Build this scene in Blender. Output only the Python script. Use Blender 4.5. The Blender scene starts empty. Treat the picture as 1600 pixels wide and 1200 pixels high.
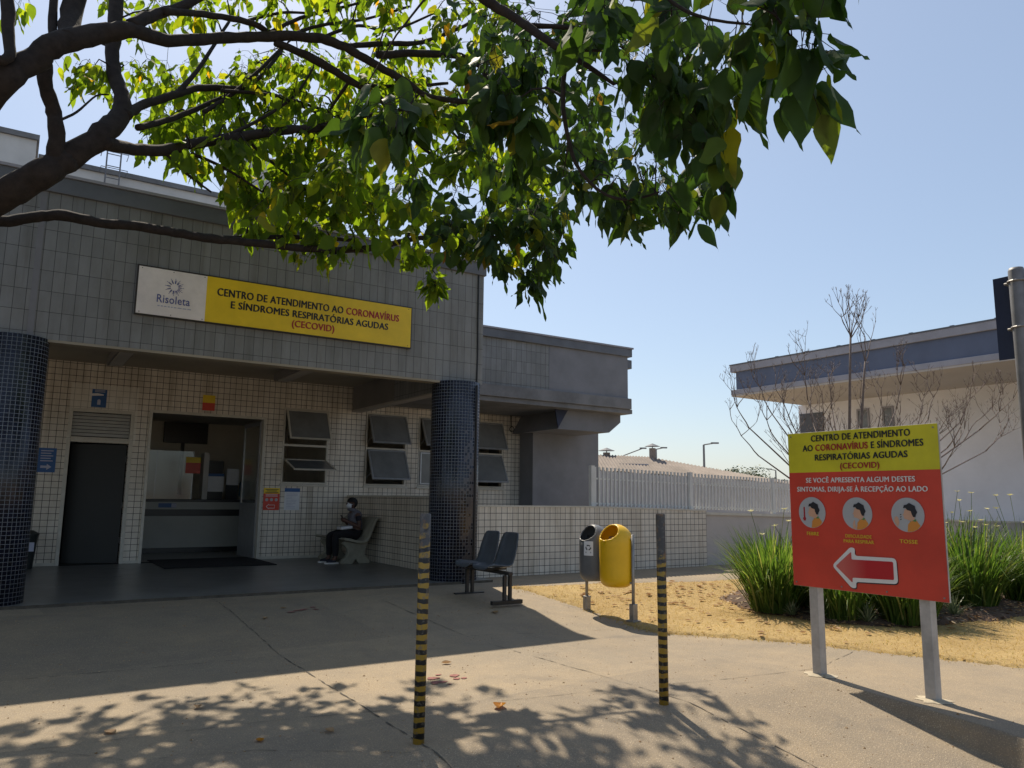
import bpy, bmesh, math, random
from mathutils import Vector, Matrix
R = math.radians
S = bpy.context.scene
C = S.collection

# ------------------------------------------------------------------ camera, sky, sun, exposure
F_PX, PITCH, ROLL, YAW, EYE = 1200.0, R(8.478), R(0.703), R(56.904), 1.40
f0 = Vector((math.cos(YAW), math.sin(YAW), 0)); r0 = Vector((math.sin(YAW), -math.cos(YAW), 0)); z0 = Vector((0, 0, 1))
cf = f0 * math.cos(PITCH) + z0 * math.sin(PITCH)
cu = -f0 * math.sin(PITCH) + z0 * math.cos(PITCH)
cr = r0 * math.cos(ROLL) + cu * math.sin(ROLL)
cu2 = -r0 * math.sin(ROLL) + cu * math.cos(ROLL)
cam_d = bpy.data.cameras.new('camera'); cam = bpy.data.objects.new('camera', cam_d); C.objects.link(cam)
cam_d.sensor_width = 36; cam_d.lens = F_PX * 36 / 1600; cam_d.clip_start = .05; cam_d.clip_end = 2000
cam.matrix_world = Matrix(((cr.x, cu2.x, -cf.x, 0), (cr.y, cu2.y, -cf.y, 0), (cr.z, cu2.z, -cf.z, EYE), (0, 0, 0, 1)))
S.camera = cam

SUN_EL, SUN_AZ = R(52.3), R(14.0)          # azimuth measured from +Y towards +X
w = bpy.data.worlds.new('World'); S.world = w; w.use_nodes = True
nt = w.node_tree; bg = nt.nodes['Background']
sky = nt.nodes.new('ShaderNodeTexSky'); sky.sky_type = 'NISHITA'; sky.sun_disc = False
sky.sun_elevation = SUN_EL; sky.sun_rotation = SUN_AZ; sky.air_density = 1.15; sky.dust_density = 2.0; sky.ozone_density = 1.2; sky.altitude = 800
hz = nt.nodes.new('ShaderNodeMix'); hz.data_type = 'RGBA'; hz.inputs[0].default_value = .45      # dry-season haze evens the sky out
nt.links.new(sky.outputs[0], hz.inputs[6]); hz.inputs[7].default_value = (2.65, 3.22, 4.10, 1)
nt.links.new(hz.outputs[2], bg.inputs[0]); bg.inputs[1].default_value = 0.125
sd = bpy.data.lights.new('sun', 'SUN'); sd.energy = 5.0; sd.angle = R(.53); sd.color = (1, .89, .72)
so = bpy.data.objects.new('sun', sd); C.objects.link(so)
sv = Vector((math.sin(SUN_AZ) * math.cos(SUN_EL), math.cos(SUN_AZ) * math.cos(SUN_EL), math.sin(SUN_EL)))
so.rotation_euler = sv.to_track_quat('Z', 'Y').to_euler()
S.view_settings.view_transform = 'Standard'; S.view_settings.look = 'None'
S.view_settings.exposure = 0.32; S.view_settings.gamma = 1
S.render.engine = 'CYCLES'; S.cycles.max_bounces = 10; S.cycles.diffuse_bounces = 6; S.cycles.use_denoising = True

def at(px, py, d):
    """world point seen at photo pixel (1600x1200) d metres ahead of the camera (used to measure limbs)"""
    v = cr * ((px - 800) / F_PX) + cu2 * (-(py - 600) / F_PX) + cf
    f = v.dot(f0)
    return Vector((0, 0, EYE)) + v * (d / f)

# ------------------------------------------------------------------ materials
def new_mat(name):
    m = bpy.data.materials.new(name); m.use_nodes = True
    n = m.node_tree; p = n.nodes['Principled BSDF']
    return m, n, p
def node(n, t, **k):
    o = n.nodes.new(t)
    for a, b in k.items(): setattr(o, a, b)
    return o
def mixc(n, fac, a, b, blend='MIX'):
    x = node(n, 'ShaderNodeMix', data_type='RGBA', blend_type=blend)
    for i, v in ((0, fac), (6, a), (7, b)):
        if hasattr(v, 'is_output'): n.links.new(v, x.inputs[i])
        else: x.inputs[i].default_value = v if i == 0 else (*v[:3], 1)
    return x.outputs[2]
def pos(n): return node(n, 'ShaderNodeNewGeometry').outputs['Position']
def noise(n, scale, detail=5, rough=.6, vec=None, dist=0):
    t = node(n, 'ShaderNodeTexNoise'); t.inputs['Scale'].default_value = scale; t.inputs['Detail'].default_value = detail
    t.inputs['Roughness'].default_value = rough; t.inputs['Distortion'].default_value = dist
    if vec is not None: n.links.new(vec, t.inputs['Vector'])
    return t.outputs['Fac']
def ramp(n, v, a, b, c0=(0, 0, 0), c1=(1, 1, 1)):
    r = node(n, 'ShaderNodeValToRGB'); e = r.color_ramp.elements
    e[0].position = a; e[1].position = b; e[0].color = (*c0, 1); e[1].color = (*c1, 1)
    n.links.new(v, r.inputs[0]); return r.outputs[0]
def bump(n, p, h, strength=.3, dist=.01):
    b = node(n, 'ShaderNodeBump'); b.inputs['Strength'].default_value = strength; b.inputs['Distance'].default_value = dist
    n.links.new(h, b.inputs['Height']); n.links.new(b.outputs[0], p.inputs['Normal']); return b
def pm(name, col, rough=.7, var=.25, scale=4, bmp=.15, bscale=60, metal=0, dark=None, spec=.5, objc=False):
    m, n, p = new_mat(name)
    v = node(n, 'ShaderNodeTexCoord').outputs['Object'] if objc else pos(n)
    d = dark or tuple(c * (1 - var) for c in col); l = tuple(min(1, c * (1 + var * .35)) for c in col)
    f = ramp(n, noise(n, scale, 6, .65, v), .32, .68)
    n.links.new(mixc(n, f, d, l), p.inputs['Base Color'])
    p.inputs['Roughness'].default_value = rough; p.inputs['Metallic'].default_value = metal; p.inputs['Specular IOR Level'].default_value = spec
    if bmp: bump(n, p, noise(n, bscale, 4, .6, v), bmp, .004)
    return m
def tile_mat(name, axis, tw, th, c1, c2, grout, gw, rough=.35, off=(0, 0), dirt=.35, bs=.5, uv=False, offset=0.0):
    m, n, p = new_mat(name)
    g = pos(n)
    if uv: vec = node(n, 'ShaderNodeUVMap').outputs[0]
    else:
        s = node(n, 'ShaderNodeSeparateXYZ'); n.links.new(g, s.inputs[0]); c = node(n, 'ShaderNodeCombineXYZ')
        a = node(n, 'ShaderNodeMath', operation='ADD'); n.links.new(s.outputs[axis], a.inputs[0]); a.inputs[1].default_value = off[0] + 100 * tw
        b = node(n, 'ShaderNodeMath', operation='ADD'); n.links.new(s.outputs['Z'], b.inputs[0]); b.inputs[1].default_value = off[1] + 100 * th
        n.links.new(a.outputs[0], c.inputs[0]); n.links.new(b.outputs[0], c.inputs[1]); vec = c.outputs[0]
    t = node(n, 'ShaderNodeTexBrick'); t.offset = offset; t.squash = 1
    n.links.new(vec, t.inputs['Vector'])
    for k, v in (('Color1', c1), ('Color2', c2), ('Mortar', grout)): t.inputs[k].default_value = (*v, 1)
    t.inputs['Scale'].default_value = 1; t.inputs['Mortar Size'].default_value = gw; t.inputs['Mortar Smooth'].default_value = .15
    t.inputs['Brick Width'].default_value = tw; t.inputs['Row Height'].default_value = th; t.inputs['Bias'].default_value = 0
    st = node(n, 'ShaderNodeMapping'); st.inputs['Scale'].default_value = (1, 1, .35); n.links.new(g, st.inputs[0])
    d = ramp(n, noise(n, 2.2, 7, .7, st.outputs[0]), .36, .70)
    col = mixc(n, d, t.outputs['Color'], tuple(x * (1 - dirt) for x in (1, .97, .92)), 'MULTIPLY')
    s2 = node(n, 'ShaderNodeMapping'); s2.inputs['Scale'].default_value = (7, 7, .45); n.links.new(g, s2.inputs[0])
    col = mixc(n, ramp(n, noise(n, 1.0, 5, .6, s2.outputs[0]), .52, .72), col, mixc(n, 1, col, (.72, .70, .66), 'MULTIPLY'))
    n.links.new(col, p.inputs['Base Color'])
    rr = node(n, 'ShaderNodeMapRange'); n.links.new(t.outputs['Fac'], rr.inputs[0]); rr.inputs[3].default_value = rough; rr.inputs[4].default_value = .9
    n.links.new(rr.outputs[0], p.inputs['Roughness'])
    inv = node(n, 'ShaderNodeMath', operation='SUBTRACT'); inv.inputs[0].default_value = 1; n.links.new(t.outputs['Fac'], inv.inputs[1])
    ad = node(n, 'ShaderNodeMath', operation='MULTIPLY_ADD'); n.links.new(noise(n, 3.5, 3, .5, g), ad.inputs[0]); ad.inputs[1].default_value = .6; n.links.new(inv.outputs[0], ad.inputs[2])
    bump(n, p, ad.outputs[0], bs, .004)
    return m
def glass_mat(name, tint=(.8, .85, .85), rough=.02, op=.35):
    m, n, p = new_mat(name)
    p.inputs['Base Color'].default_value = (*tint, 1); p.inputs['Roughness'].default_value = rough; p.inputs['Transmission Weight'].default_value = 1 - op
    p.inputs['IOR'].default_value = 1.45
    f = noise(n, 5, 4, .6, pos(n)); mr = node(n, 'ShaderNodeMapRange'); n.links.new(f, mr.inputs[0]); mr.inputs[3].default_value = rough; mr.inputs[4].default_value = rough + .12
    n.links.new(mr.outputs[0], p.inputs['Roughness'])
    return m

M = {}
M['grey_tile'] = tile_mat('grey_facade_tile', 'X', .1225, .2443, (.21, .222, .23), (.25, .262, .27), (.065, .067, .07), .003, .55, (-.001, -.046), .30, .5)
M['grey_tile_side'] = tile_mat('grey_facade_tile_side', 'Y', .1225, .2443, (.21, .222, .23), (.25, .262, .27), (.065, .067, .07), .003, .55, (0, -.046), .3, .5)
M['white_tile'] = tile_mat('white_wall_tile', 'X', .107, .107, (.72, .66, .575), (.78, .72, .63), (.035, .032, .03), .0042, .30, (0, -.2), .30)
M['white_tile_side'] = tile_mat('white_wall_tile_side', 'Y', .107, .107, (.70, .63, .53), (.76, .69, .58), (.035, .032, .03), .0042, .33, (0, -.2), .30)
M['white_tile_plain'] = tile_mat('white_wall_tile_newer', 'X', .107, .107, (.72, .69, .63), (.76, .73, .66), (.36, .34, .30), .0035, .3, (0, -.2), .15)
M['mosaic'] = tile_mat('navy_glass_mosaic', 'X', .047, .047, (.0025, .0035, .012), (.006, .009, .030), (.23, .245, .27), .0028, .26, (0, 0), .4, .3, uv=True)
M['fascia_cap'] = pm('painted_grey_cap', (.13, .142, .165), .6, .3, 1.5)
M['wing_grey'] = pm('painted_grey_render', (.21, .215, .235), .75, .22, 1.2, .12, 40)
M['wing_beam'] = pm('stained_concrete_beam', (.20, .20, .205), .8, .35, 2.0, .15, 40)
M['soffit'] = pm('cream_soffit_paint', (.36, .32, .25), .8, .2, .9, .1, 30)
M['beam_paint'] = pm('grey_beam_paint', (.20, .19, .18), .8, .15, 1.5)
M['beam_light'] = pm('pale_beam_underside', (.42, .39, .35), .8, .15, 1.5)
M['white_wall'] = pm('white_painted_wall', (.62, .60, .57), .8, .2, .8, .1, 25)
M['white_metal'] = pm('white_painted_metal', (.66, .66, .64), .45, .12, 6, .05)
M['cream_metal'] = pm('cream_frame_paint', (.58, .55, .48), .45, .15, 6, .05)
M['alu'] = pm('anodised_aluminium', (.42, .43, .45), .38, .12, 8, .05, 80, .6)
M['dark_pane'] = pm('grey_tinted_pane', (.19, .20, .205), .14, .2, 3, 0)
M['clear_glass'] = glass_mat('clear_glass', (.92, .95, .94), .01, .04)
M['dark_interior'] = pm('dim_interior_paint', (.68, .64, .55), .8, .15, 1)
M['interior_ceiling'] = pm('interior_ceiling_paint', (.65, .63, .58), .8, .1, 1)
M['dark_door'] = pm('dark_green_door_and_room_shade', (.007, .009, .009), .5, .2, 3)
M['black'] = pm('black_plastic', (.012, .012, .013), .35, .2, 8, .03)
M['counter'] = pm('grey_counter_laminate', (.40, .41, .385), .45, .12, 2, .04)
M['counter_dark'] = pm('dark_counter_band', (.03, .03, .032), .4, .2, 3)
M['blue'] = pm('blue_print', (.02, .10, .30), .45, .1, 6, 0)
M['paper_white'] = pm('white_paper', (.72, .73, .76), .6, .06, 8, 0)
M['yellow'] = pm('yellow_sign_print', (.85, .60, .018), .45, .18, 1.6, .03, 12)
M['yellow_green'] = pm('lemon_sign_print', (.70, .63, .018), .42, .2, 2.0, .03, 12)
M['sign_white'] = pm('white_sign_print', (.85, .80, .78), .45, .2, 1.8, .03, 12)
M['orange_red'] = pm('orange_red_sign_print', (.64, .055, .028), .40, .22, 1.6, .03, 12)
M['ink'] = pm('black_ink', (.012, .013, .02), .5, .1, 8, 0)
M['red_ink'] = pm('dark_red_ink', (.36, .012, .02), .5, .1, 8, 0)
M['blue_ink'] = pm('violet_blue_ink', (.10, .12, .32), .5, .1, 8, 0)
M['pale_ink'] = pm('pale_blue_ink', (.42, .44, .56), .5, .1, 8, 0)
M['white_ink'] = pm('white_ink', (.74, .72, .70), .5, .06, 8, 0)
M['yellow_ink'] = pm('yellow_ink', (.70, .46, .03), .5, .06, 8, 0)
M['disc_grey'] = pm('icon_disc_grey', (.42, .43, .45), .45, .05, 8, 0)
M['skin_ink'] = pm('icon_skin', (.62, .36, .24), .5, .05, 8, 0)
M['orange_ink'] = pm('icon_orange', (.66, .26, .04), .5, .05, 8, 0)
M['green_ink'] = pm('icon_green', (.10, .25, .08), .5, .05, 8, 0)
M['post_paint'] = pm('white_grey_post_paint', (.46, .43, .40), .55, .38, 4, .1, 50)
M['galv'] = pm('weathered_steel_pole', (.20, .20, .21), .55, .3, 7, .1, 60, .3)
M['sign_back'] = pm('dark_blue_sign_back', (.012, .02, .055), .5, .2, 4)
M['bin_grey'] = pm('grey_moulded_plastic', (.13, .135, .145), .42, .2, 6, .04)
M['bin_yellow'] = pm('yellow_moulded_plastic', (.78, .46, .006), .38, .10, 6, .04)
M['bin_dark'] = pm('dark_green_bin_plastic', (.02, .028, .03), .45, .2, 6, .04)
M['steel'] = pm('dull_steel_tube', (.30, .29, .28), .42, .3, 9, .08, 60, .6)
M['chair'] = pm('blue_grey_seat_plastic', (.085, .098, .115), .32, .2, 6, .04)
M['dark_metal'] = pm('dark_brown_steel', (.035, .030, .028), .5, .3, 8, .06)
M['concrete_bench'] = pm('cast_concrete', (.31, .295, .235), .85, .25, 6, .3, 60)
M['mat'] = pm('black_fibre_mat', (.012, .012, .014), .95, .3, 20, .6, 200)
M['porch_floor'] = None
M['roof_sheet'] = pm('weathered_fibre_cement', (.26, .215, .18), .9, .3, .8, .1)
M['shed_wall'] = pm('shed_wall_paint', (.36, .36, .38), .85, .2, .4)
M['blue_fascia'] = pm('slate_blue_fascia', (.10, .125, .195), .6, .15, 1.0)
M['pale_trim'] = pm('pale_grey_trim', (.32, .32, .36), .7, .2, 1.0)
M['white_render'] = pm('white_render', (.80, .81, .86), .85, .16, .35, .15, 20)
M['soffit_beige'] = pm('beige_soffit', (.48, .45, .42), .85, .1, .5)
M['dark_grey_panel'] = pm('dark_grey_panel', (.10, .11, .13), .7, .15, .8)
M['bark'] = pm('rough_bark', (.030, .023, .021), .95, .5, 14, 1.0, 40)
M['bark_bare'] = pm('pale_thin_bark', (.18, .14, .125), .9, .35, 20, .5, 60)
M['soil'] = pm('red_brown_soil', (.10, .06, .04), .95, .5, 8, 1.0, 40)
M['skin'] = pm('brown_skin', (.11, .055, .038), .55, .15, 20, .05)
M['hair'] = pm('black_hair', (.008, .007, .007), .7, .3, 60, .5, 120)
M['vest'] = pm('grey_vest_cloth', (.16, .16, .19), .9, .2, 20, .3, 200)
M['shirt'] = pm('dark_navy_cloth', (.02, .02, .03), .9, .2, 20, .3, 200)
M['trousers'] = pm('black_trouser_cloth', (.010, .010, .013), .9, .2, 20, .3, 200)
M['shoe'] = pm('navy_shoe_cloth', (.02, .023, .04), .8, .2, 20, .2, 200)

def ground_mat():
    m, n, p = new_mat('worn_concrete_paving'); g = pos(n)
    big = ramp(n, noise(n, .55, 6, .65, g), .35, .65)
    mid = ramp(n, noise(n, 3.0, 8, .7, g), .30, .70)
    fine = noise(n, 55, 4, .7, g)
    spk = node(n, 'ShaderNodeTexVoronoi'); spk.inputs['Scale'].default_value = 75; n.links.new(g, spk.inputs['Vector'])
    c = mixc(n, big, (.345, .275, .185), (.50, .37, .215))
    c = mixc(n, mid, mixc(n, .55, c, (.20, .165, .12)), c)
    agg = ramp(n, spk.outputs['Distance'], .06, .50)
    c = mixc(n, agg, c, mixc(n, .45, c, (.16, .135, .11)))
    sp2 = ramp(n, noise(n, 130, 2, .5, g), .60, .72)
    c = mixc(n, sp2, c, (.60, .49, .34))
    bk = node(n, 'ShaderNodeTexBrick'); bk.offset = .37; bk.inputs['Scale'].default_value = 1; bk.inputs['Brick Width'].default_value = 2.0; bk.inputs['Row Height'].default_value = 2.4; bk.inputs['Mortar Size'].default_value = 0
    mp = node(n, 'ShaderNodeMapping'); mp.inputs['Location'].default_value = (.15, .17, 0); mp.inputs['Rotation'].default_value = (0, 0, R(-4)); n.links.new(g, mp.inputs[0]); n.links.new(mp.outputs[0], bk.inputs['Vector'])
    bk.inputs['Color1'].default_value = (.82, .83, .86, 1); bk.inputs['Color2'].default_value = (1, 1, 1, 1)
    c = mixc(n, 1, c, bk.outputs['Color'], 'MULTIPLY')
    # oily patches with a shape of their own
    st = ramp(n, noise(n, .9, 3, .5, g, 1.2), .62, .74)
    c = mixc(n, st, c, mixc(n, .45, c, (.11, .10, .09)))
    n.links.new(c, p.inputs['Base Color']); p.inputs['Roughness'].default_value = .82; p.inputs['Specular IOR Level'].default_value = .35
    ad = node(n, 'ShaderNodeMath', operation='MULTIPLY_ADD'); n.links.new(agg, ad.inputs[0]); ad.inputs[1].default_value = -.7; n.links.new(fine, ad.inputs[2])
    bump(n, p, ad.outputs[0], .55, .005)
    return m
M['ground'] = ground_mat()
def porch_mat():
    m, n, p = new_mat('polished_grey_screed'); g = pos(n)
    c = mixc(n, ramp(n, noise(n, 1.2, 7, .65, g), .3, .7), (.12, .12, .115), (.19, .19, .18))
    n.links.new(c, p.inputs['Base Color'])
    mr = node(n, 'ShaderNodeMapRange'); n.links.new(noise(n, 3, 6, .6, g), mr.inputs[0]); mr.inputs[3].default_value = .22; mr.inputs[4].default_value = .42
    n.links.new(mr.outputs[0], p.inputs['Roughness']); bump(n, p, noise(n, 9, 4, .6, g), .05, .01); return m
M['porch_floor'] = porch_mat()
def lawn_mat():
    m, n, p = new_mat('parched_lawn_soil'); g = pos(n)
    c = mixc(n, ramp(n, noise(n, 1.1, 6, .65, g), .35, .65), (.36, .24, .085), (.48, .34, .14))
    c = mixc(n, ramp(n, noise(n, 26, 5, .7, g), .45, .75), c, (.24, .15, .06))
    n.links.new(c, p.inputs['Base Color']); p.inputs['Roughness'].default_value = .95
    bump(n, p, noise(n, 60, 5, .7, g), .8, .02); return m
M['lawn'] = lawn_mat()
def leaf_mat(name, stops, trans, tfac, rough=.45, objrand=False):
    m, n, p = new_mat(name)
    g = node(n, 'ShaderNodeNewGeometry')
    r = node(n, 'ShaderNodeValToRGB'); e = r.color_ramp.elements
    e[0].position = stops[0][0]; e[0].color = (*stops[0][1], 1); e[1].position = stops[1][0]; e[1].color = (*stops[1][1], 1)
    for q, c in stops[2:]:
        x = e.new(q); x.color = (*c, 1)
    n.links.new(g.outputs['Random Per Island'], r.inputs[0])
    col = mixc(n, ramp(n, noise(n, 18, 3, .6, g.outputs['Position']), .4, .7), r.outputs[0], mixc(n, 1, r.outputs[0], (.7, .72, .6), 'MULTIPLY'))
    n.links.new(col, p.inputs['Base Color']); p.inputs['Roughness'].default_value = rough; p.inputs['Specular IOR Level'].default_value = .25
    t = node(n, 'ShaderNodeBsdfTranslucent'); n.links.new(mixc(n, 1, r.outputs[0], trans, 'MULTIPLY'), t.inputs[0])
    mx = node(n, 'ShaderNodeMixShader'); mx.inputs[0].default_value = tfac
    n.links.new(p.outputs[0], mx.inputs[1]); n.links.new(t.outputs[0], mx.inputs[2])
    n.links.new(mx.outputs[0], n.nodes['Material Output'].inputs[0])
    return m
M['leaf'] = leaf_mat('broad_leaf_shaded', [(0, (.020, .048, .018)), (.86, (.040, .075, .018)), (.96, (.10, .13, .02)), (.992, (.18, .17, .02)), (.998, (.20, .10, .02)), (.9995, (.14, .06, .03))], (3.6, 3.6, 1.0), .27, .6)  # darker copy: shade on the near leaves is put into the colour
M['leaf_backlit'] = leaf_mat('broad_leaf_backlit', [(0, (.05, .085, .016)), (.70, (.085, .125, .018)), (.95, (.13, .15, .02)), (.990, (.22, .18, .02)), (.998, (.30, .14, .02))], (4.5, 4.4, .9), .56, .62)  # brighter copy: sun glow through the far leaves is put into the colour
M['blade'] = leaf_mat('strap_leaf', [(0, (.045, .085, .018)), (.6, (.08, .13, .025)), (.85, (.13, .17, .04)), (1, (.26, .24, .09))], (2.1, 2.4, 1.2), .36)
M['spike'] = leaf_mat('spiky_leaf', [(0, (.08, .11, .06)), (1, (.30, .30, .20))], (2.0, 2.2, 1.5), .3)
M['flower'] = leaf_mat('cream_flower', [(0, (.62, .56, .25)), (1, (.75, .70, .40))], (1.2, 1.2, 1.0), .3)
M['dry_blade'] = leaf_mat('dry_grass_blade', [(0, (.40, .26, .075)), (.7, (.56, .40, .13)), (.93, (.44, .36, .10)), (1, (.22, .25, .06))], (1.4, 1.3, 1), .3, .8)
M['dry_leaf'] = leaf_mat('dry_fallen_leaf', [(0, (.24, .13, .06)), (.5, (.36, .22, .11)), (1, (.52, .42, .30))], (1.5, 1.3, 1), .2, .7)
M['amber_leaf'] = leaf_mat('amber_fallen_leaf', [(0, (.42, .17, .012)), (1, (.46, .20, .015))], (1.6, 1.2, .8), .3, .4)
M['far_leaf'] = leaf_mat('far_tree_leaf', [(0, (.035, .06, .025)), (1, (.09, .11, .05))], (2, 2.2, 1.2), .3)
def joint_mat():
    return pm('dark_joint_and_riser_shade', (.10, .085, .066), .95, .4, 12, .3)
M['joint'] = joint_mat()
def stripe_mat(name, top_grey, seed, ztop):
    """steel post: yellow and black bands, paint worn away near the top"""
    m, n, p = new_mat(name); tc = node(n, 'ShaderNodeTexCoord').outputs['Object']
    s = node(n, 'ShaderNodeSeparateXYZ'); n.links.new(tc, s.inputs[0])
    a = node(n, 'ShaderNodeMath', operation='MULTIPLY_ADD'); n.links.new(s.outputs['Z'], a.inputs[0]); a.inputs[1].default_value = 1 / .058
    n.links.new(noise(n, 5 + seed, 3, .6, tc), a.inputs[2])
    fr = node(n, 'ShaderNodeMath', operation='FRACT'); n.links.new(a.outputs[0], fr.inputs[0])
    band = ramp(n, fr.outputs[0], .44, .5)
    c = mixc(n, band, (.014, .013, .012), (.34, .21, .025))
    wear = node(n, 'ShaderNodeMath', operation='MULTIPLY_ADD'); n.links.new(noise(n, 14, 6, .75, tc), wear.inputs[0]); wear.inputs[1].default_value = .9; n.links.new(s.outputs['Z'], wear.inputs[2])
    wm = node(n, 'ShaderNodeMapRange'); n.links.new(wear.outputs[0], wm.inputs[0]); wm.inputs[1].default_value = ztop; wm.inputs[2].default_value = ztop + .12
    wf = wm.outputs[0]
    rust = mixc(n, ramp(n, noise(n, 12, 6, .7, tc), .52, .66), top_grey, (.20, .11, .05))
    c = mixc(n, wf, c, rust)
    chip = ramp(n, noise(n, 30, 5, .75, tc), .54, .60)
    c = mixc(n, chip, c, mixc(n, .6, c, (.15, .13, .11)))
    n.links.new(c, p.inputs['Base Color']); p.inputs['Roughness'].default_value = .55
    bump(n, p, noise(n, 50, 4, .6, tc), .2, .003); return m

# ------------------------------------------------------------------ mesh helpers
class MB:
    def __init__(s): s.v = []; s.f = []; s.mi = []; s.uv = {}
    def quad(s, *p, mi=0):
        i = len(s.v); s.v += [tuple(q) for q in p]; s.f.append(tuple(range(i, i + len(p)))); s.mi.append(mi); return s
    def box(s, x0, x1, y0, y1, z0, z1, mi=0, T=None):
        i = len(s.v); vs = [Vector(q) for q in ((x0, y0, z0), (x1, y0, z0), (x1, y1, z0), (x0, y1, z0), (x0, y0, z1), (x1, y0, z1), (x1, y1, z1), (x0, y1, z1))]
        if T is not None: vs = [T @ q for q in vs]
        s.v += [tuple(q) for q in vs]
        for f in ((0, 3, 2, 1), (4, 5, 6, 7), (0, 1, 5, 4), (1, 2, 6, 5), (2, 3, 7, 6), (3, 0, 4, 7)):
            s.f.append(tuple(i + k for k in f)); s.mi.append(mi)
        return s
    def prism(s, poly, a, b, axis='Y', mi=0):
        """poly: 2D outline; extruded from a to b. axis Y: (x,z); X: (y,z); Z: (x,y)"""
        def P(q, t): return {'Y': (q[0], t, q[1]), 'X': (t, q[0], q[1]), 'Z': (q[0], q[1], t)}[axis]
        n = len(poly); i = len(s.v); s.v += [P(q, a) for q in poly] + [P(q, b) for q in poly]
        s.f.append(tuple(range(i, i + n))[::-1]); s.mi.append(mi); s.f.append(tuple(range(i + n, i + 2 * n))); s.mi.append(mi)
        for k in range(n):
            s.f.append((i + k, i + (k + 1) % n, i + n + (k + 1) % n, i + n + k)); s.mi.append(mi)
        return s
    def tube(s, pts, rad, n=8, mi=0, cap=True):
        pts = [Vector(p) for p in pts]; L = len(pts)
        if not hasattr(rad, '__len__'): rad = [rad] * L
        i0 = len(s.v); up = None
        for k in range(L):
            d = (pts[min(k + 1, L - 1)] - pts[max(k - 1, 0)]).normalized()
            if up is None: up = d.orthogonal().normalized()
            up = (up - d * up.dot(d)); up = up.normalized() if up.length > 1e-6 else d.orthogonal().normalized()
            sd_ = d.cross(up)
            for j in range(n):
                a = 2 * math.pi * j / n
                s.v.append(tuple(pts[k] + (up * math.cos(a) + sd_ * math.sin(a)) * rad[k]))
        for k in range(L - 1):
            for j in range(n):
                a = i0 + k * n + j; b = i0 + k * n + (j + 1) % n
                s.f.append((a, b, b + n, a + n)); s.mi.append(mi)
        if cap:
            s.f.append(tuple(i0 + j for j in range(n))[::-1]); s.mi.append(mi)
            s.f.append(tuple(i0 + (L - 1) * n + j for j in range(n))); s.mi.append(mi)
        return s
    def cyl(s, x, y, z0, z1, r, n=24, mi=0, r2=None): return s.tube([(x, y, z0), (x, y, z1)], [r, r if r2 is None else r2], n, mi)
    def build(s, name, mats, parent=None, smooth=False, bevel=0, solid=0, sub=0):
        me = bpy.data.meshes.new(name)
        off = Vector(parent_loc(parent)) if parent else Vector((0, 0, 0))
        me.from_pydata([tuple(Vector(v) - off) for v in s.v], [], s.f)
        if not isinstance(mats, (list, tuple)): mats = [mats]
        for m in mats: me.materials.append(m)
        if len(mats) > 1: me.polygons.foreach_set('material_index', s.mi)
        bm = bmesh.new(); bm.from_mesh(me); bmesh.ops.recalc_face_normals(bm, faces=bm.faces); bm.to_mesh(me); bm.free()
        if smooth: me.polygons.foreach_set('use_smooth', [True] * len(me.polygons))
        o = bpy.data.objects.new(name, me); C.objects.link(o)
        if parent: o.parent = parent
        if solid:
            q = o.modifiers.new('shell', 'SOLIDIFY'); q.thickness = solid; q.offset = 0
        if sub:
            q = o.modifiers.new('sub', 'SUBSURF'); q.levels = sub; q.render_levels = sub
        if bevel:
            q = o.modifiers.new('edge', 'BEVEL'); q.width = bevel; q.segments = 2; q.limit_method = 'ANGLE'; q.angle_limit = R(40)
        return o
def parent_loc(p):
    v = Vector((0, 0, 0))
    while p: v += Vector(p.location); p = p.parent
    return v
def tag(o, label, cat, group=None, kind=None):
    if label: o['label'] = label
    if cat: o['category'] = cat
    if group: o['group'] = group
    if kind: o['kind'] = kind
    return o
def thing(name, loc, label, cat, group=None):
    o = bpy.data.objects.new(name, None); o.empty_display_size = .1; C.objects.link(o); o.location = loc
    return tag(o, label, cat, group)
def structure(o): o['kind'] = 'structure'; return o
def rebase(o, loc):
    """move a one-mesh thing's origin to its base"""
    loc = Vector(loc); o.data.transform(Matrix.Translation(-loc)); o.location = loc; return o

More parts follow.
